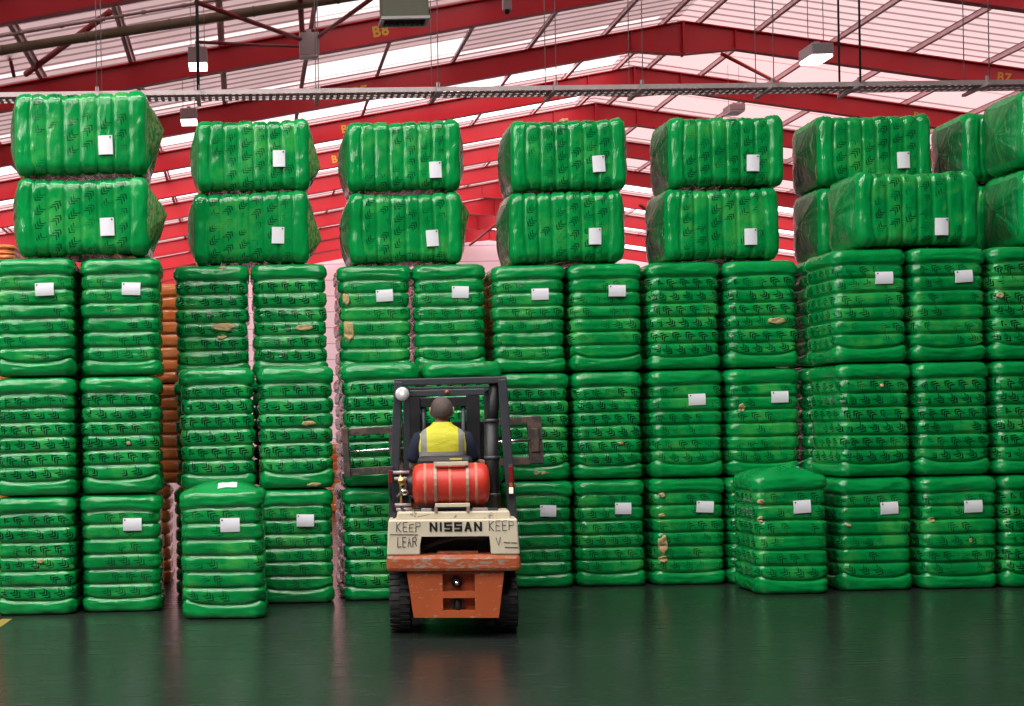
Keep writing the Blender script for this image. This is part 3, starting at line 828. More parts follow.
px_bale(1031, FR, 2, f'frame-cut green bale third up in seventh stack {SS}', 'print', tears=[(-.30, .62, .06, .05)])
px_bale(1112, 11.75, 0, f'sliver of a green bale standing before the seventh stack {SS}', 'print')
for k in (0, 1, 2):
    px_bale(1128, FR, k, 'green bale outside the frame under the ends of the laid pair', 'print', group='hidden bales in the back row')
for k in (0, 1, 2):
    for px in (842, 919, 996): px_bale(px, BK + .06, k, 'green bale out of sight behind the nearer stacks', 'print', group='hidden bales in the back row')
for k in (0, 1, 2):
    px_bale(77, 12.95, k, 'green bale out of sight behind the nearer stacks', 'print', group='hidden bales in the back row')
    for px in (567, 641, 716): px_bale(px, 14.2, k, 'green bale out of sight in a third row', 'print', group='hidden bales in the third row')
# --- bales laid on top, two high
def laid_bale(px_front_c, d, lvl, label, face='label', z=None, **kw):
    z = 3.335 + lvl * .742 if z is None else z
    kw.setdefault('scale', (.968, 1, 1.075))
    return bale(xat(px_front_c, z + .38, d), d, z, label, face, laid=True, **kw)
LB = (.17, .81)
laid_bale(82.0, 12.1, 0, f'lower laid bale with film peak, outermost pair {LS}', lab=(.12, .75), loose=.15, scale=(.97, 1, 1.125))
laid_bale(80.0, 12.1, 1, f'upper laid bale with film peak, outermost pair {LS}', lab=(.12, .75), loose=.13, scale=(1.03, 1, 1.135), z=3.345 + .745)
laid_bale(251.5, BK, 0, f'lower laid bale with film tails at its end, set-back pair {LS}', lab=(.10, .80), loose=.12, z=3.39, scale=(.975, 1, 1.09))
laid_bale(253.0, BK, 1, f'upper laid bale with one film tail, on the set-back pair {LS}', lab=(.06, .79), loose=.10, z=4.135, scale=(.975, 1, 1.07))
laid_bale(406.0, B3, 0, 'lower laid bale with narrow film rim, above the forklift', lab=(.12, .79), loose=.08, z=3.375)
laid_bale(404.5, B3, 1, 'upper laid bale with fibre tuft on top, above the forklift', lab=(.17, .84), z=4.12)
laid_bale(568.0, BK, 0, f'lower laid bale on the first and second stacks out {SS}', lab=(.12, .80), meshes=LAIDB)
laid_bale(570.0, BK, 1, f'upper laid bale on the first and second stacks out {SS}', lab=(.12, .82), meshes=LAIDB)
laid_bale(723.0, BK, 0, f'lower laid bale on the third and fourth stacks out {SS}', lab=(.15, .80), meshes=LAIDB)
laid_bale(728.0, BK, 1, f'upper laid bale on the third and fourth stacks out {SS}', lab=(.15, .78), meshes=LAIDB)
laid_bale(877.0, BK + .08, 0, f'laid bale with only its dark end showing behind the big laid bale', meshes=LAIDB)
laid_bale(876.0, BK + .08, 1, f'high laid bale with pleated brown end, behind the big laid bale', lab=(.12, .80), meshes=LAIDB)
laid_bale(919.0, FR, 0, f'big laid bale resting forward on fifth and sixth stacks {SS}', lab=(.19, .74), meshes=LAID)
laid_bale(1083, FR, 0, f'lower laid bale cut by the frame on the seventh stack {SS}', meshes=LAID)
laid_bale(1083, FR, 1, f'upper laid bale cut by the frame on the seventh stack {SS}', meshes=LAID, z=3.345 + .755)
laid_bale(1022, BK + .08, 1, f'dark laid bale end set back between two high laid bales {SS}', meshes=LAIDB)
laid_bale(1022, BK + .08, 0, f'dark laid bale in the gap behind the lower laid bales {SS}', meshes=LAIDB)
# small tufts of fibre caught on the topmost bales
def tuft(px, py, d, label):
    p = at(px, py, d); mb = MB()
    prof = [(.012, -.03), (.05, -.02), (.055, .0), (.04, .02), (.008, .03)]
    mb.lathe(prof, M['fibre'], 'Z', (0, 0, 0), 14)
    for v in mb.bm.verts: v.co += Vector((noise.noise(v.co * 40), noise.noise(v.co * 40 + Vector((5, 0, 0))), noise.noise(v.co * 40 + Vector((0, 5, 0))))) * .02
    o = mb.build('fibre_tuft'); o.location = (p.x, d + .25, 4.838); tag(o, label, 'tuft of fibre')
tuft(422, 117, B3, 'beige tuft of fibre lying on the laid bale above the forklift')
tuft(570, 119, BK, "beige tuft of fibre on the upper laid bale past the forklift's black pipe")
# --- orange bales glimpsed through the gaps
OG = 'orange bales behind the green wall'
for k in range(3):
    px_bale(158 if k else 137, 14.35, k, f'{("bottom", "middle", "top")[k]} orange bale glimpsed in the gap before the third stack {LS}', 'plain', meshes=ORG, group=OG)
    px_bale(486, 14.35, k, f'orange bale seen as a strip above the forklift roof, {("bottom", "middle", "top")[k]} of three', 'plain', meshes=ORG, group=OG)
px_bale(-21, 14.2, 3, f'brown-orange bale peeping out beside the lower laid bale, outermost pair', 'plain', meshes=ORG, group=OG, scale=(1, 1, .4))
for k in range(3):
    px_bale(-21, 14.2, k, 'orange bale out of sight behind the fourth stack', 'plain', meshes=ORG, group=OG)
p = at(347, 480, 26)
for k in range(1):
    px_bale(345, 26, 0, 'far orange bale in the narrow gap beside the pale wall, behind the forklift', 'plain', meshes=ORG, group=OG, scale=(1.2, 1.2, 1.25))

# ------------------------------------------------------------------ forklift
FK = Vector((1.612, 10.2, 0)); FYAW = R(-8.0)
fk = empty('forklift', FK, FYAW)
tag(fk, 'worn cream and orange forklift with red gas cylinder, driven toward the bales', 'forklift')
def P(mb, name, label=None, parent=fk):
    o = mb.build(name, parent)
    if label: o['label'] = label
    return o
# counterweight: cream upper casting with a window, scraped band, orange lower casting
mb = MB()
mb.prism([(-.515, .667), (-.255, .667), (-.255, .825), (.295, .825), (.295, .667), (.515, .667), (.50, .945), (-.50, .945)], 0.0, .42, M['cream'], .012)
mb.prism([(-.44, .94), (.455, .94), (.445, 1.005), (-.43, 1.005)], .04, .42, M['cream'], .012)
mb.box((-.26, .30, .66), (.30, .32, .83), M['black'])
cw = P(mb, 'counterweight', 'cream painted upper casting')
mb = MB(); mb.box((-.52, -.015, .537), (.52, .44, .667), M['band'], .03); P(mb, 'bumper_band', 'scraped orange band', cw)
mb = MB()
def plate(x0, x1, z0, z1, y): mb.box((x0, y, z0), (x1, .40, z1), M['orange'], .004)
# lower casting built around two recesses
hw = lambda z: .33 + (.38 - .33) * (z - .17) / (.537 - .17)
RX0, RX1 = -.085, .165
def slab(z0, z1, holes):
    a0, a1 = hw(z0), hw(z1); c_ = .015
    if holes:
        mb.prism([(-a0 + c_, z0), (RX0, z0), (RX0, z1), (-a1 + c_, z1)], .03, .42, M['orange'])
        mb.prism([(RX1, z0), (a0 + c_, z0), (a1 + c_, z1), (RX1, z1)], .03, .42, M['orange'])
        mb.box((RX0, .13, z0), (RX1, .42, z1), M['orange'])
    else: mb.prism([(-a0 + c_, z0), (a0 + c_, z0), (a1 + c_, z1), (-a1 + c_, z1)], .03, .42, M['orange'])
slab(.17, .225, False); slab(.225, .325, True); slab(.325, .375, False); slab(.375, .515, True); slab(.515, .54, False)
lc = P(mb, 'lower_casting', 'worn orange lower casting', cw)
mb = MB(); mb.lathe([(.0, .0), (.018, .0), (.02, .02), (.042, .02), (.045, .09), (.045, .14)], M['mast'], 'Y', (.028, .06, .44), 24)
mb.lathe([(.0, -.004), (.016, -.004), (.02, .006)], M['chrome'], 'Y', (.028, .056, .44), 16); P(mb, 'towing_pin', 'black and steel towing pin', cw)
mb = MB(); mb.lathe([(.022, .225), (.022, .325)], M['guard'], 'Z', (.03, .09, 0), 14)
mb.box((-.02, .10, .24), (.0, .13, .31), M['guard']); mb.box((.06, .10, .24), (.08, .13, .31), M['guard']); P(mb, 'drawbar_post', None, cw)
# radiator outlet behind the window
mb = MB(); mb.box((-.25, .24, .665), (.29, .30, .825), M['black'])
for k in range(12): mb.box((-.24 + k * .044, .225, .69), (-.235 + k * .044, .24, .82), M['mast'])
mb.tube([(-.25, .16, .70), (-.12, .14, .755), (.02, .13, .79), (.16, .14, .795), (.27, .16, .78)], .018, M['guard'], 10)
mb.box((-.12, .10, .665), (.2, .22, .685), M['band'], .005)
P(mb, 'radiator_grille', 'black grille behind the casting window', cw)
# lettering
def text_obj(txt, w, h, x, z, y, mat, name, bold=.012):
    cu = bpy.data.curves.new('t', 'FONT'); cu.body = txt; cu.size = .1; cu.extrude = .0015; cu.offset = bold * .1; cu.space_character = 1.18
    to = bpy.data.objects.new('t', cu); COL.objects.link(to)
    dg = bpy.context.evaluated_depsgraph_get(); me = bpy.data.meshes.new_from_object(to.evaluated_get(dg)); bpy.data.objects.remove(to)
    xs = [v.co.x for v in me.vertices]; ys = [v.co.y for v in me.vertices]
    sx, sy = w / (max(xs) - min(xs)), h / (max(ys) - min(ys)); mx, my = (max(xs) + min(xs)) / 2, (max(ys) + min(ys)) / 2
    for v in me.vertices:
        a, b, c = v.co; v.co = ((a - mx) * sx + x, y - c, (b - my) * sy + z)
    me.materials.clear(); me.materials.append(mat)
    o = bpy.data.objects.new(name, me); COL.objects.link(o); return o
def block_word(word, x0, x1, z0, z1, y, m, parent):
    """bold square-cut capitals"""
    mb = MB(); n = len(word); ws = [.35 if c == 'I' else 1.0 for c in word]; gap = .26
    unit = (x1 - x0) / (sum(ws) + gap * (n - 1)); x = x0; h = z1 - z0; t = unit * .27
    def st(a, b, w=t): mb.bar((a[0], y, a[1]), (b[0], y, b[1]), .004, w, m, up=(-(b[1] - a[1]), 0, b[0] - a[0]))
    for c, wd in zip(word, ws):
        w = wd * unit; L, Rr, B, T_, C = x + t / 2, x + w - t / 2, z0 + t / 2, z1 - t / 2, (z0 + z1) / 2
        if c == 'N': st((L, z0), (L, z1)); st((Rr, z0), (Rr, z1)); st((L, z1 - .004), (Rr, z0 + .004), t * .9)
        if c == 'I': st((x + w / 2, z0), (x + w / 2, z1))
        if c == 'S':
            st((x, T_), (x + w, T_)); st((x, C), (x + w, C)); st((x, B), (x + w, B)); st((L, C), (L, T_)); st((Rr, B), (Rr, C))
        if c == 'A': st((L, z0), (x + w / 2, z1)); st((Rr, z0), (x + w / 2, z1)); st((L + .01, z0 + h * .32), (Rr - .01, z0 + h * .32), t * .75)
        x += w + gap * unit
    o = mb.build('maker_lettering', parent); o['label'] = 'black capital lettering'; return o
block_word('NISSAN', -.178, .228, .853, .925, -.003, M['mast'], cw)
def scrawl(letters, x, z, w, h, y, seed):
    G_ = {'K': [[(0, 0), (0, 1)], [(.7, 1), (0, .5), (.75, 0)]], 'E': [[(.7, 1), (0, 1), (0, 0), (.7, 0)], [(0, .5), (.6, .5)]], 'e': [[(.7, .8), (.05, .75), (0, .05), (.7, 0)], [(0, .42), (.55, .42)]],
          'P': [[(0, 0), (0, 1), (.7, .9), (.7, .55), (0, .5)]], 'C': [[(.7, .9), (.2, 1), (0, .5), (.2, 0), (.7, .1)]], 'L': [[(0, 1), (0, 0), (.7, 0)]],
          'A': [[(0, 0), (.35, 1), (.7, 0)], [(.15, .4), (.55, .4)]], 'R': [[(0, 0), (0, 1), (.5, 1), (.72, .8), (.5, .52), (.02, .5)], [(.3, .5), (.75, 0)]], '/': [[(.1, 0), (.6, 1)]], 'V': [[(0, 1), (.3, 0), (.65, 1)]], '-': [[(0, .3), (.9, .28)]]}
    rng = random.Random(seed); step = w / len(letters)
    for i, ch in enumerate(letters):
        for st in G_.get(ch, []):
            pts = [(x + i * step + px * step * .95 + rng.uniform(-.002, .002), y, z + pz * h + rng.uniform(-.004, .004)) for px, pz in st]
            mbs.tube(pts, .0032, M['guard'], 6)
for wd, x_, z_, w_, h_, y_, sd in (('KEeP', -.435, .852, .20, .078, -.001, 1), ('LEAR', -.43, .735, .16, .075, -.003, 2), ('KEEP', .285, .855, .20, .078, -.001, 3), ('V--', .335, .745, .17, .06, -.003, 4)):
    mbs = MB(); scrawl(wd, x_, z_, w_, h_, y_, sd)
    if sd == 1: mbs.tube([(-.49, -.002, .832), (-.27, -.002, .828)], .003, M['guard'], 6)
    if sd == 4: mbs.tube([(.40, -.003, .725), (.505, -.003, .722)], .003, M['guard'], 6)
    P(mbs, 'hand_lettering', 'scrawled dark hand lettering', cw)
# chassis, hood, floor
mb = MB(); mb.box((-.36, .42, .30), (.36, 1.18, .90), M['orange'], .03); mb.box((-.33, .42, .90), (.33, 1.10, .97), M['guard'], .03); P(mb, 'engine_hood')
mb = MB(); mb.box((-.40, 1.15, .42), (.40, 1.78, .50), M['guard'], .01); mb.box((-.30, .5, .2), (.30, 1.9, .40), M['mast'], .02)
for sx in (-1, 1): mb.box((sx * .44 - .06, .95, .30), (sx * .44 + .06, 1.25, .33), M['guard'], .01)
P(mb, 'floor_plate')
mb = MB(); mb.box((-.38, 1.70, .5), (.38, 1.80, 1.10), M['orange'], .03); mb.box((-.34, 1.58, 1.02), (.34, 1.76, 1.10), M['guard'], .02); P(mb, 'cowl')
def wheel(x, y, r, w, name='wheel'):
    s = -1 if x < 0 else 1
    mb = MB(); prof = [(r * .55, -w / 2), (r * .88, -w / 2), (r * .97, -w * .42), (r, -w * .30), (r, w * .30), (r * .97, w * .42), (r * .88, w / 2), (r * .55, w / 2)]
    mb.lathe(prof, M['black'], 'X', (x, y, r), 48, False)
    for k in range(26):                                # tread lugs
        for sd in (-1, 1):
            a = 2 * PI * (k + .25 * sd) / 26; mt = Matrix.Translation((x, y, r)) @ Matrix.Rotation(a, 4, 'X')
            mb.box((-w * .02 + sd * w * .24 - w * .22, -r * .055, r * .985), (-w * .02 + sd * w * .24 + w * .22, r * .055, r + .009), M['black'], 0, mt)
    o = P(mb, 'tyre', None, fk)
    mb = MB(); mb.lathe([(.03, s * w * .30), (r * .3, s * w * .34), (r * .5, s * w * .46), (r * .56, s * w * .47), (r * .56, -s * w * .47), (.03, -s * w * .4)], M['guard'], 'X', (x, y, r), 32)
    for k in range(6):
        a = k * PI / 3; mb.lathe([(.014, s * w * .33), (.014, s * w * .43)], M['chrome'], 'X', (x, y + r * .32 * math.cos(a), r + r * .32 * math.sin(a)), 8)
    mb.build('hub', o)
for sx in (-1, 1):
    wheel(sx * .425, .47, .252, .175); wheel(sx * .385, 1.62, .30, .20)
mb = MB(); mb.tube([(-.36, .47, .25), (.36, .47, .25)], .05, M['mast']); mb.tube([(-.33, 1.62, .3), (.33, 1.62, .3)], .06, M['mast']); P(mb, 'axle')
# overhead guard
def post(x0, x1, name='guard_post'):
    mb = MB(); mb.bar((x0, .36, .60), (x1, .36, 2.05), .07, .085, M['guard'], (0, 1, 0), .008); return P(mb, name)
pl_ = post(-.495, -.405); pr_ = post(.505, .425)
for sx in (-1, 1):
    mb = MB(); mb.bar((sx * .41, .34, 2.03), (sx * .36, 1.55, 2.00), .06, .055, M['guard'], bev=.006); P(mb, 'guard_rail')
    mb = MB(); mb.bar((sx * .36, 1.55, 2.00), (sx * .37, 1.76, .55), .06, .07, M['guard'], (0, 1, 0), .006); P(mb, 'guard_post')
mb = MB(); mb.box((-.44, .32, 2.015), (.46, .40, 2.07), M['guard'], .008); P(mb, 'guard_crossbar')
mb = MB(); mb.box((-.36, 1.52, 1.95), (.36, 1.58, 2.01), M['guard'], .008); cb = P(mb, 'guard_crossbar')
mb = MB(); mb.lathe([(.018, -.01), (.018, .02)], M['lens_amber'], 'Y', (0, 1.50, 1.985), 14); P(mb, 'marker_lens', 'small amber marker', cb)
for y_ in (1.0,):
    mb = MB(); w_ = .41 - .05 * (y_ - .34) / 1.2; mb.box((-w_, y_ - .02, 2.015 - .025 * (y_ - .34)), (w_, y_ + .02, 2.035 - .025 * (y_ - .34)), M['guard'], .004); P(mb, 'guard_slat')
# work lamp
mb = MB(); mb.lathe([(.0, .05), (.035, .045), (.058, .01), (.062, -.015), (.056, -.022)], M['guard'], 'Y', (-.375, .27, 1.945), 28)
mb.tube([(-.375, .32, 1.945), (-.40, .36, 1.96)], .012, M['guard'], 8); wl = P(mb, 'work_lamp')
mb = MB(); mb.lathe([(.057, -.018), (.054, -.028), (.03, -.036), (.0, -.039)], M['glass'], 'Y', (-.375, .27, 1.945), 28); P(mb, 'lamp_glass', 'pale round lamp glass', wl)
# tail lamps
def tail(x, lit):
    mb = MB(); mb.box((x - .020, .27, 1.12), (x + .020, .32, 1.36), M['guard'], .004); t = P(mb, 'tail_lamp')
    for z0, z1, m in (((1.22, 1.35, 'lens_red'), (1.185, 1.215, 'lens_amber'), (1.13, 1.18, 'lens_lit')) if lit else ((1.22, 1.33, 'lens_red'), (1.14, 1.21, 'mast'))):
        mb = MB(); mb.box((x - .016, .255, z0), (x + .016, .275, z1), M[m], .004); P(mb, 'lamp_lens', {'lens_red': 'red lens', 'lens_amber': 'amber lens'}.get(m, 'pale lens'), t)
tail(.474, True); tail(-.482, False)
# air intake pipe
mb = MB(); mb.tube([(.335, .42, .98), (.335, .42, 1.72)], .058, M['mast'], 20); mb.tube([(.335, .42, 1.70), (.355, .40, 1.80), (.36, .38, 2.03)], [.058, .042, .038], M['mast'], 18)
for z_ in (1.1, 1.4, 1.7): mb.tube([(.335, .42, z_), (.335, .42, z_ + .03)], .063, M['guard'], 20)
P(mb, 'intake_pipe', 'black upright intake pipe')
# gas cylinder and its cradle
CZ, CYL = 1.215, .20
mb = MB(); mb.lathe([(.02, -.305), (.10, -.30), (.145, -.285), (.163, -.255), (.168, -.21), (.168, .21), (.164, .255), (.150, .285), (.11, .302), (.05, .308), (.0, .309)], M['gas'], 'X', (-.005, CYL, CZ), 48)
for x_ in (-.20, -.005, .20): mb.lathe([(.167, x_ - .012), (.170, x_ - .008), (.170, x_ + .008), (.167, x_ + .012)], M['gasband'], 'X', (-.005, CYL, CZ), 48, False)
gc = P(mb, 'gas_cylinder', 'scuffed red gas cylinder lying crosswise')
mb = MB(); mb.lathe([(.075, -.345), (.085, -.34), (.09, -.30)], M['mast'], 'X', (-.005, CYL, CZ), 28, False); mb.lathe([(.078, -.34), (.083, -.295)], M['mast'], 'X', (-.005, CYL, CZ), 28, False); P(mb, 'collar', None, gc)
mb = MB(); mb.tube([(-.31, CYL, CZ), (-.40, CYL, CZ)], .022, M['brass']); mb.tube([(-.38, CYL - .08, CZ + .03), (-.38, CYL + .05, CZ + .03)], .018, M['chrome']); mb.lathe([(.03, -.02), (.034, 0), (.03, .02)], M['brass'], 'Y', (-.39, CYL - .09, CZ + .03), 18); P(mb, 'valve', 'brass valve', gc)
mb = MB()
for x_ in (-.125, .125):
    pts = [(x_, CYL + .178 * math.cos(a), CZ + .178 * math.sin(a)) for a in [R(d) for d in range(-90, 271, 15)]]
    for a_, b_ in zip(pts[:-1], pts[1:]): mb.bar(a_, b_, .022, .006, M['strap'], up=(0, CYL - (a_[1]), CZ - a_[2]) if abs(a_[2] - CZ) > .01 or True else (0, 0, 1))
    mb.box((x_ - .012, CYL - .17, 1.0), (x_ + .012, CYL + .17, 1.045), M['strap'])
mb.box((-.125, CYL - .14, CZ + .150), (.135, CYL - .10, CZ + .182), M['cream'], .004); mb.box((-.13, CYL - .16, CZ - .175), (.14, CYL - .12, CZ - .145), M['cream'], .004)
P(mb, 'cylinder_bracket', 'steel straps round the cylinder')
mb = MB()
for z_, x0 in ((1.315, -.46), (1.265, -.45), (1.055, -.45), (1.02, -.44)): mb.tube([(x0, .16, z_), (x0 + .13, .16, z_)], .014, M['galv'], 12)
mb.tube([(-.40, .17, 1.03), (-.40, .17, 1.33)], .012, M['brass'], 10); mb.lathe([(.03, -.03), (.035, 0), (.03, .03)], M['chrome'], 'X', (-.37, .15, 1.16), 16)
mb.box((-.47, .18, 1.0), (-.34, .23, 1.33), M['mast'], .006); mb.tube([(-.43, .14, 1.12), (-.36, .13, 1.2), (-.37, .14, 1.28)], .01, M['wire'], 8)
vp = P(mb, 'vaporiser', 'steel vaporiser fittings')
mb = MB(); mb.tube([(-.40, .15, 1.04), (-.36, .08, .98), (-.27, .05, .965), (-.18, .05, .985), (-.12, .1, 1.01)], .011, M['black'], 8); mb.tube([(-.44, .2, 1.02), (-.47, .2, .9), (-.46, .3, .8)], .012, M['black'], 8); P(mb, 'gas_hose')
mb = MB(); mb.box((-.30, .10, 1.0), (.36, .30, 1.02), M['guard'], .004); mb.box((-.24, .06, 1.0), (-.16, .1, 1.03), M['galv'], .003); mb.box((.16, .06, 1.0), (.28, .1, 1.03), M['galv'], .003); P(mb, 'cradle_plate')
# seat
mb = MB(); mb.box((-.27, .66, 1.08), (.19, .76, 1.430), M['seat'], .04); sb_ = P(mb, 'seat_backrest')
mb = MB(); mb.box((.0, .650, 1.392), (.10, .662, 1.41), M['sticker'], .002); P(mb, 'sticker', 'yellow sticker', sb_)
mb = MB(); mb.box((-.27, .68, .97), (.19, 1.16, 1.09), M['seat'], .04); P(mb, 'seat_cushion')
# steering
mb = MB(); mb.tube([(-.05, 1.66, 1.05), (-.05, 1.40, 1.30)], .022, M['mast']); P(mb, 'steering_column')
mb = MB(); d_ = Vector((0, -.72, .69)); u_ = Vector((1, 0, 0)); v_ = d_.cross(u_).normalized()
ctr = Vector((-.05, 1.385, 1.315)); pts = [ctr + (u_ * math.cos(2 * PI * k / 24) + v_ * math.sin(2 * PI * k / 24)) * .15 for k in range(25)]
mb.tube(pts, .014, M['mast'], 8, False)
for k in range(3): mb.tube([ctr, ctr + (u_ * math.cos(2 * PI * k / 3) + v_ * math.sin(2 * PI * k / 3)) * .15], .012, M['mast'], 8)
P(mb, 'steering_wheel')
mb = MB()
for x_ in (.2, .25, .3): mb.tube([(x_, 1.55, 1.08), (x_ + .005, 1.40, 1.32)], .008, M['chrome'], 8); mb.lathe([(.004, -.02), (.02, -.01), (.02, .01), (.004, .02)], M['mast'], 'Z', (x_ + .005, 1.40, 1.33), 12)
P(mb, 'control_levers')
# mast: outer and inner channels, lift chains
MY = 1.93
mb = MB()
for sx in (-1, 1):
    x = sx * .275 - .03
    mb.box((x - .06, MY, .10), (x + .06, MY + .035, 1.99), M['mast'], .004); mb.box((x - sx * .0 - .06, MY + .03, .10), (x - .03, MY + .15, 1.99), M['mast'], .004); mb.box((x + .03, MY + .03, .10), (x + .06, MY + .15, 1.99), M['mast'], .004)
for z_ in (.25, 1.02, 1.86): mb.box((-.36, MY + .02, z_), (.30, MY + .07, z_ + .09), M['mast'], .006)
ms = P(mb, 'mast')
for sx in (-1, 1):
    mb = MB(); x = sx * .185 - .03; mb.tube([(x, MY + .06, .2), (x, MY + .06, 1.2)], .038, M['mast'], 16); mb.tube([(x, MY + .06, 1.2), (x, MY + .06, 1.90)], .022, M['guard'], 14); P(mb, 'lift_ram', None, ms)
    mb = MB(); mb.box((x + sx * .05 - .012, MY + .05, .9), (x + sx * .05 + .012, MY + .07, 1.9), M['guard'], .002); P(mb, 'lift_chain', None, ms)
mb = MB(); mb.box((-.42, MY + .16, 1.08), (.42, MY + .20, 1.20), M['mast'], .008); mb.box((-.42, MY + .16, 1.60), (.42, MY + .20, 1.72), M['mast'], .008)
for x_ in (-.36, .36): mb.box((x_ - .05, MY + .16, 1.1), (x_ + .05, MY + .2, 1.7), M['mast'], .006)
P(mb, 'carriage')
# bale clamp: slide frame with two arms, turned a little on its rotator
CLR = Matrix.Translation((-.02, MY + .24, 1.50)) @ Matrix.Rotation(R(-2.8), 4, 'Y')
mb = MB()
def cbox(a, b, m, bev=.005): mb.box(a, b, M[m], bev, CLR)
cbox((-.50, -.02, .13), (.50, .05, .21), 'rust'); cbox((-.50, -.02, -.23), (.50, .05, -.15), 'rust'); cbox((-.48, -.01, -.22), (-.40, .04, .2), 'rust'); cbox((.40, -.01, -.22), (.48, .04, .2), 'rust'); cbox((-.2, -.03, -.2), (.2, .03, .18), 'mast')
cf = P(mb, 'clamp_frame')
for sx in (-1, 1):
    mb = MB()
    xo = -.955 if sx < 0 else .905
    xs = sorted((sx * .40, xo))
    cbox((xs[0], -.05, .145), (xs[1], .0, .215), 'rust'); cbox((xs[0], -.05, -.235), (xs[1], .0, -.165), 'rust')
    if sx < 0: cbox((xo - .01, -.08, -.25), (xo + .05, .05, .225), 'rust'); cbox((-.52, -.09, -.08), (-.42, -.05, .2), 'rust')
    else: cbox((xo - .13, -.07, -.23), (xo, .05, .215), 'rust'); cbox((xo - .11, -.085, -.12), (xo - .03, -.07, .1), 'rust')
    ca = P(mb, 'clamp_arm', 'rusty clamp arm')
    mb = MB(); q0, q1 = CLR @ Vector((sx * .25, -.06, -.005)), CLR @ Vector((xo, -.06, -.005)); mb.tube([q0, q1], .016, M['chrome'], 12); P(mb, 'clamp_ram', 'bright ram rod', ca)

# ------------------------------------------------------------------ driver
def skin_mesh(nodes, edges, root=0, sub=2):
    me = bpy.data.meshes.new('s'); me.from_pydata([n[0] for n in nodes], edges, [])
    o = bpy.data.objects.new('s', me); COL.objects.link(o)
    md = o.modifiers.new('skin', 'SKIN'); md.use_smooth_shade = True
    if not me.skin_vertices: 
        pass
    for i, n in enumerate(nodes):
        sv = me.skin_vertices[0].data[i]; r = n[1]; sv.radius = r if isinstance(r, tuple) else (r, r); sv.use_root = (i == root)
    ss = o.modifiers.new('sub', 'SUBSURF'); ss.levels = sub; ss.render_levels = sub
    dg = bpy.context.evaluated_depsgraph_get(); r = bpy.data.meshes.new_from_object(o.evaluated_get(dg))
    bpy.data.objects.remove(o); return r
def join_meshes(name, meshes, mats):
    bm = bmesh.new()
    for me, mi in meshes:
        n0 = len(bm.faces); bm.from_mesh(me); bm.faces.ensure_lookup_table()
        for f in bm.faces[n0:]: f.material_index = mi; f.smooth = True
    r = bpy.data.meshes.new(name); bm.to_mesh(r); bm.free()
    for m in mats: r.materials.append(m)
    return r
PX = -.055
def V(x, y, z): return (x, y, z)
nodes = [(V(0, .93, 1.15), (.15, .11)), (V(0, .88, 1.30), (.14, .10)), (V(0, .86, 1.46), (.155, .105)), (V(0, .865, 1.60), (.11, .08)), (V(.0, .885, 1.68), .056), (V(.0, .90, 1.735), .058),
         (V(.0, .905, 1.785), (.082, .088)), (V(0, .905, 1.845), (.088, .098)), (V(0, .90, 1.90), (.06, .07)),
         (V(-.175, .865, 1.585), .062), (V(-.235, .88, 1.40), .047), (V(-.255, .93, 1.335), .042), (V(-.19, 1.13, 1.34), .034), (V(-.165, 1.20, 1.35), .026),
         (V(.175, .865, 1.585), .062), (V(.235, .88, 1.42), .047), (V(.265, .92, 1.355), .042), (V(.345, 1.06, 1.35), .036), (V(.355, 1.13, 1.35), .027),
         (V(-.10, 1.0, 1.13), .088), (V(-.15, 1.38, 1.14), .062), (V(-.14, 1.47, .80), .045), (V(-.14, 1.48, .60), .038),
         (V(.10, 1.0, 1.13), .088), (V(.15, 1.38, 1.14), .062), (V(.14, 1.47, .80), .045), (V(.14, 1.48, .60), .038)]
edges = [(0, 1), (1, 2), (2, 3), (3, 4), (4, 5), (5, 6), (6, 7), (7, 8), (3, 9), (9, 10), (10, 11), (11, 12), (12, 13), (3, 14), (14, 15), (15, 16), (16, 17), (17, 18), (0, 19), (19, 20), (20, 21), (21, 22), (0, 23), (23, 24), (24, 25), (25, 26)]
parts = [(skin_mesh(nodes, edges), 0)]
# hands: a palm and five bent digits each
def hand(c, fwd, side, down):
    c, fwd, side, down = Vector(c), Vector(fwd).normalized(), Vector(side).normalized(), Vector(down).normalized()
    out = []
    pn = [(c - fwd * .02, (.024, .016)), (c + fwd * .03, (.036, .015)), (c + fwd * .075, (.038, .013))]
    out.append(skin_mesh(pn, [(0, 1), (1, 2)], 0, 2))
    for k, (o_, L) in enumerate(((-.029, .066), (-.010, .076), (.010, .071), (.028, .055))):
        b0 = c + fwd * .07 + side * o_
        b1 = b0 + fwd * L * .42 + down * .006; b2 = b1 + (fwd * .6 + down * .8) * L * .38; b3 = b2 + (down * .95 - fwd * .25) * L * .36
        out.append(skin_mesh([(b0, .0095), (b1, .009), (b2, .008), (b3, .0065)], [(0, 1), (1, 2), (2, 3)], 0, 1))
    t0 = c + fwd * .015 - side * .026; t1 = t0 + fwd * .03 - side * .025 + down * .01; t2 = t1 + fwd * .03 - side * .004 + down * .018
    out.append(skin_mesh([(t0, .012), (t1, .0105), (t2, .008)], [(0, 1), (1, 2)], 0, 1))
    return out
for h in hand((-.16, 1.215, 1.352), (.25, 1, .05), (-1, .25, 0), (0, .1, -1)): parts.append((h, 0))
for h in hand((.357, 1.145, 1.352), (.05, 1, -.05), (1, .05, 0), (0, .1, -1)): parts.append((h, 0))
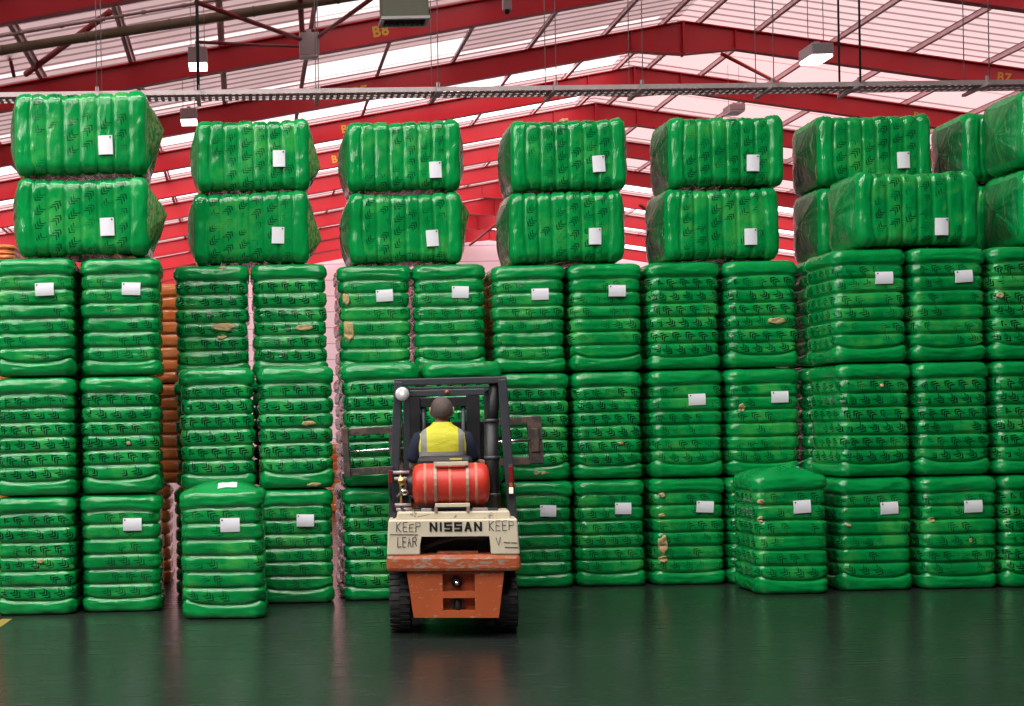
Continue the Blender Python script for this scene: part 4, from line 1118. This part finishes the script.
# ears, nose, eyes, mouth
mb = MB()
for sx in (-1, 1):
    rings = []
    for j, (s_, w_) in enumerate(((.55, .0), (1.0, .006), (.95, .014), (.5, .017))):
        rings.append([Vector((sx * (.088 + w_), .905 - w_ * .6 + .020 * s_ * math.cos(2 * PI * k / 14), 1.812 + .033 * s_ * math.sin(2 * PI * k / 14))) for k in range(14)])
    mb.loft(rings, M['skin'])
mb.tube([(0, .985, 1.845), (0, 1.012, 1.812), (0, 1.0, 1.80)], [.010, .016, .012], M['skin'], 10)
mb.tube([(-.025, .985, 1.765), (0, .992, 1.763), (.025, .985, 1.765)], [.004, .007, .004], M['lens_red'], 8)
for sx in (-1, 1): mb.lathe([(.0, -.006), (.011, -.003), (.011, .003), (.0, .006)], M['ink'], 'Y', (sx * .030, .984, 1.842), 12)
face = mb.mesh('face')
body = join_meshes('person', parts, [M['skin'], M['lens_red'], M['ink']])
bm = bmesh.new(); bm.from_mesh(body); n0 = len(bm.faces); bm.from_mesh(face); bm.faces.ensure_lookup_table()
bm.to_mesh(body); bm.free()
dr = bpy.data.objects.new('person', body); COL.objects.link(dr)
tag(dr, 'person in a yellow high-visibility vest driving the forklift, seen from behind', 'person')
dr.matrix_world = Matrix.Translation(FK) @ Matrix.Rotation(FYAW, 4, 'Z') @ Matrix.Translation((PX, 0, 0))
def wear(mb, name, label):
    o = mb.build(name, dr); o['label'] = label; return o
def ell(cx, cy, z, a, b, n=32, p=2.4):
    r = []
    for k in range(n):
        t = 2 * PI * k / n; c, s = math.cos(t), math.sin(t)
        r.append(Vector((cx + a * math.copysign(abs(c) ** (2 / p), c), cy + b * math.copysign(abs(s) ** (2 / p), s), z)))
    return r
mb = MB()   # shirt: trunk and short sleeves
mb.loft([ell(0, .90, 1.12, .172, .135), ell(0, .885, 1.25, .168, .13), ell(0, .87, 1.40, .182, .13), ell(0, .868, 1.52, .19, .122), ell(0, .87, 1.60, .165, .10), ell(0, .878, 1.645, .10, .078), ell(0, .885, 1.675, .068, .066)], M['navy'])
for sx in (-1, 1):
    mb.tube([(sx * .13, .866, 1.60), (sx * .185, .868, 1.575), (sx * .218, .875, 1.50), (sx * .238, .885, 1.42), (sx * .246, .895, 1.385)], [.055, .072, .068, .062, .060], M['navy'], 18)
wear(mb, 'shirt', 'dark navy short-sleeved shirt')
mb = MB()   # sleeveless vest
rings = [ell(0, .885, 1.20, .186, .148), ell(0, .878, 1.32, .188, .145), ell(0, .87, 1.42, .202, .146), ell(0, .867, 1.50, .212, .140), ell(0, .867, 1.565, .214, .128), ell(0, .868, 1.615, .202, .114), ell(0, .872, 1.65, .160, .096), ell(0, .878, 1.69, .095, .082), ell(0, .882, 1.715, .074, .072)]
mb.loft(rings, M['vest'], False); wear(mb, 'vest', 'yellow vest with grey reflective bands')
mb = MB()
mb.loft([ell(0, .93, 1.07, .165, .13), ell(0, .93, 1.13, .175, .135), ell(0, .91, 1.2, .172, .132)], M['trouser'])
for sx in (-1, 1): mb.tube([(sx * .09, .94, 1.125), (sx * .11, 1.08, 1.135), (sx * .15, 1.38, 1.14), (sx * .15, 1.45, 1.08), (sx * .14, 1.475, .80), (sx * .14, 1.48, .60)], [.10, .10, .08, .078, .062, .058], M['trouser'], 18)
wear(mb, 'trousers', 'dark work trousers')
for sx in (-1, 1):
    mb = MB(); mb.loft([[Vector((sx * .14 + .05 * w * math.cos(2 * PI * k / 18), 1.53 + .135 * l * math.sin(2 * PI * k / 18) + dy, z)) for k in range(18)] for z, w, l, dy in ((.502, .9, 1, 0), (.53, 1, 1.02, 0), (.56, .95, .9, -.01), (.60, .85, .55, -.045), (.66, .85, .42, -.05))], M['boot']); wear(mb, 'boot', 'dark work boot')
mb = MB()   # hair cap: covers crown, back and sides above the ears
v = []; f = []; n, K = 32, 11
for j in range(K + 1):
    th = PI * .66 * j / K
    for k in range(n):
        a = 2 * PI * k / n; front = math.sin(a)
        t2 = th * (1 - .40 * max(0, front)) * (1 - .10 * max(0, -front) * 0)
        x, y, z = .096 * math.sin(t2) * math.cos(a), .110 * math.sin(t2) * math.sin(a), .118 * math.cos(t2)
        q = 1 + .02 * noise.noise(Vector((x, y, z)) * 60)
        v.append((x * q, (.902 + y * q), 1.815 + z * q))
for j in range(K):
    for k in range(n): f.append((j * n + k, j * n + (k + 1) % n, (j + 1) * n + (k + 1) % n, (j + 1) * n + k))
mb.add(v, f, M['hair'], True); bmesh.ops.remove_doubles(mb.bm, verts=mb.bm.verts, dist=.0005)
wear(mb, 'hair', 'short greying brown hair')

# ------------------------------------------------------------------ light
w = bpy.data.worlds.new('world'); scene.world = w; w.use_nodes = True
bg = w.node_tree.nodes['Background']; bg.inputs[0].default_value = col(0.93, 0.97, 1.0); bg.inputs[1].default_value = 2.6
scene.view_settings.view_transform = 'Standard'
scene.view_settings.look = 'None'
scene.view_settings.exposure = 0.0
scene.view_settings.gamma = 1.0
scene.view_settings.use_curve_mapping = False
scene.cycles.use_denoising = True
scene.cycles.max_bounces = 6
scene.cycles.diffuse_bounces = 3
scene.cycles.glossy_bounces = 3
scene.cycles.transparent_max_bounces = 8
scene.cycles.sample_clamp_indirect = 6.0
bpy.context.view_layer.update()
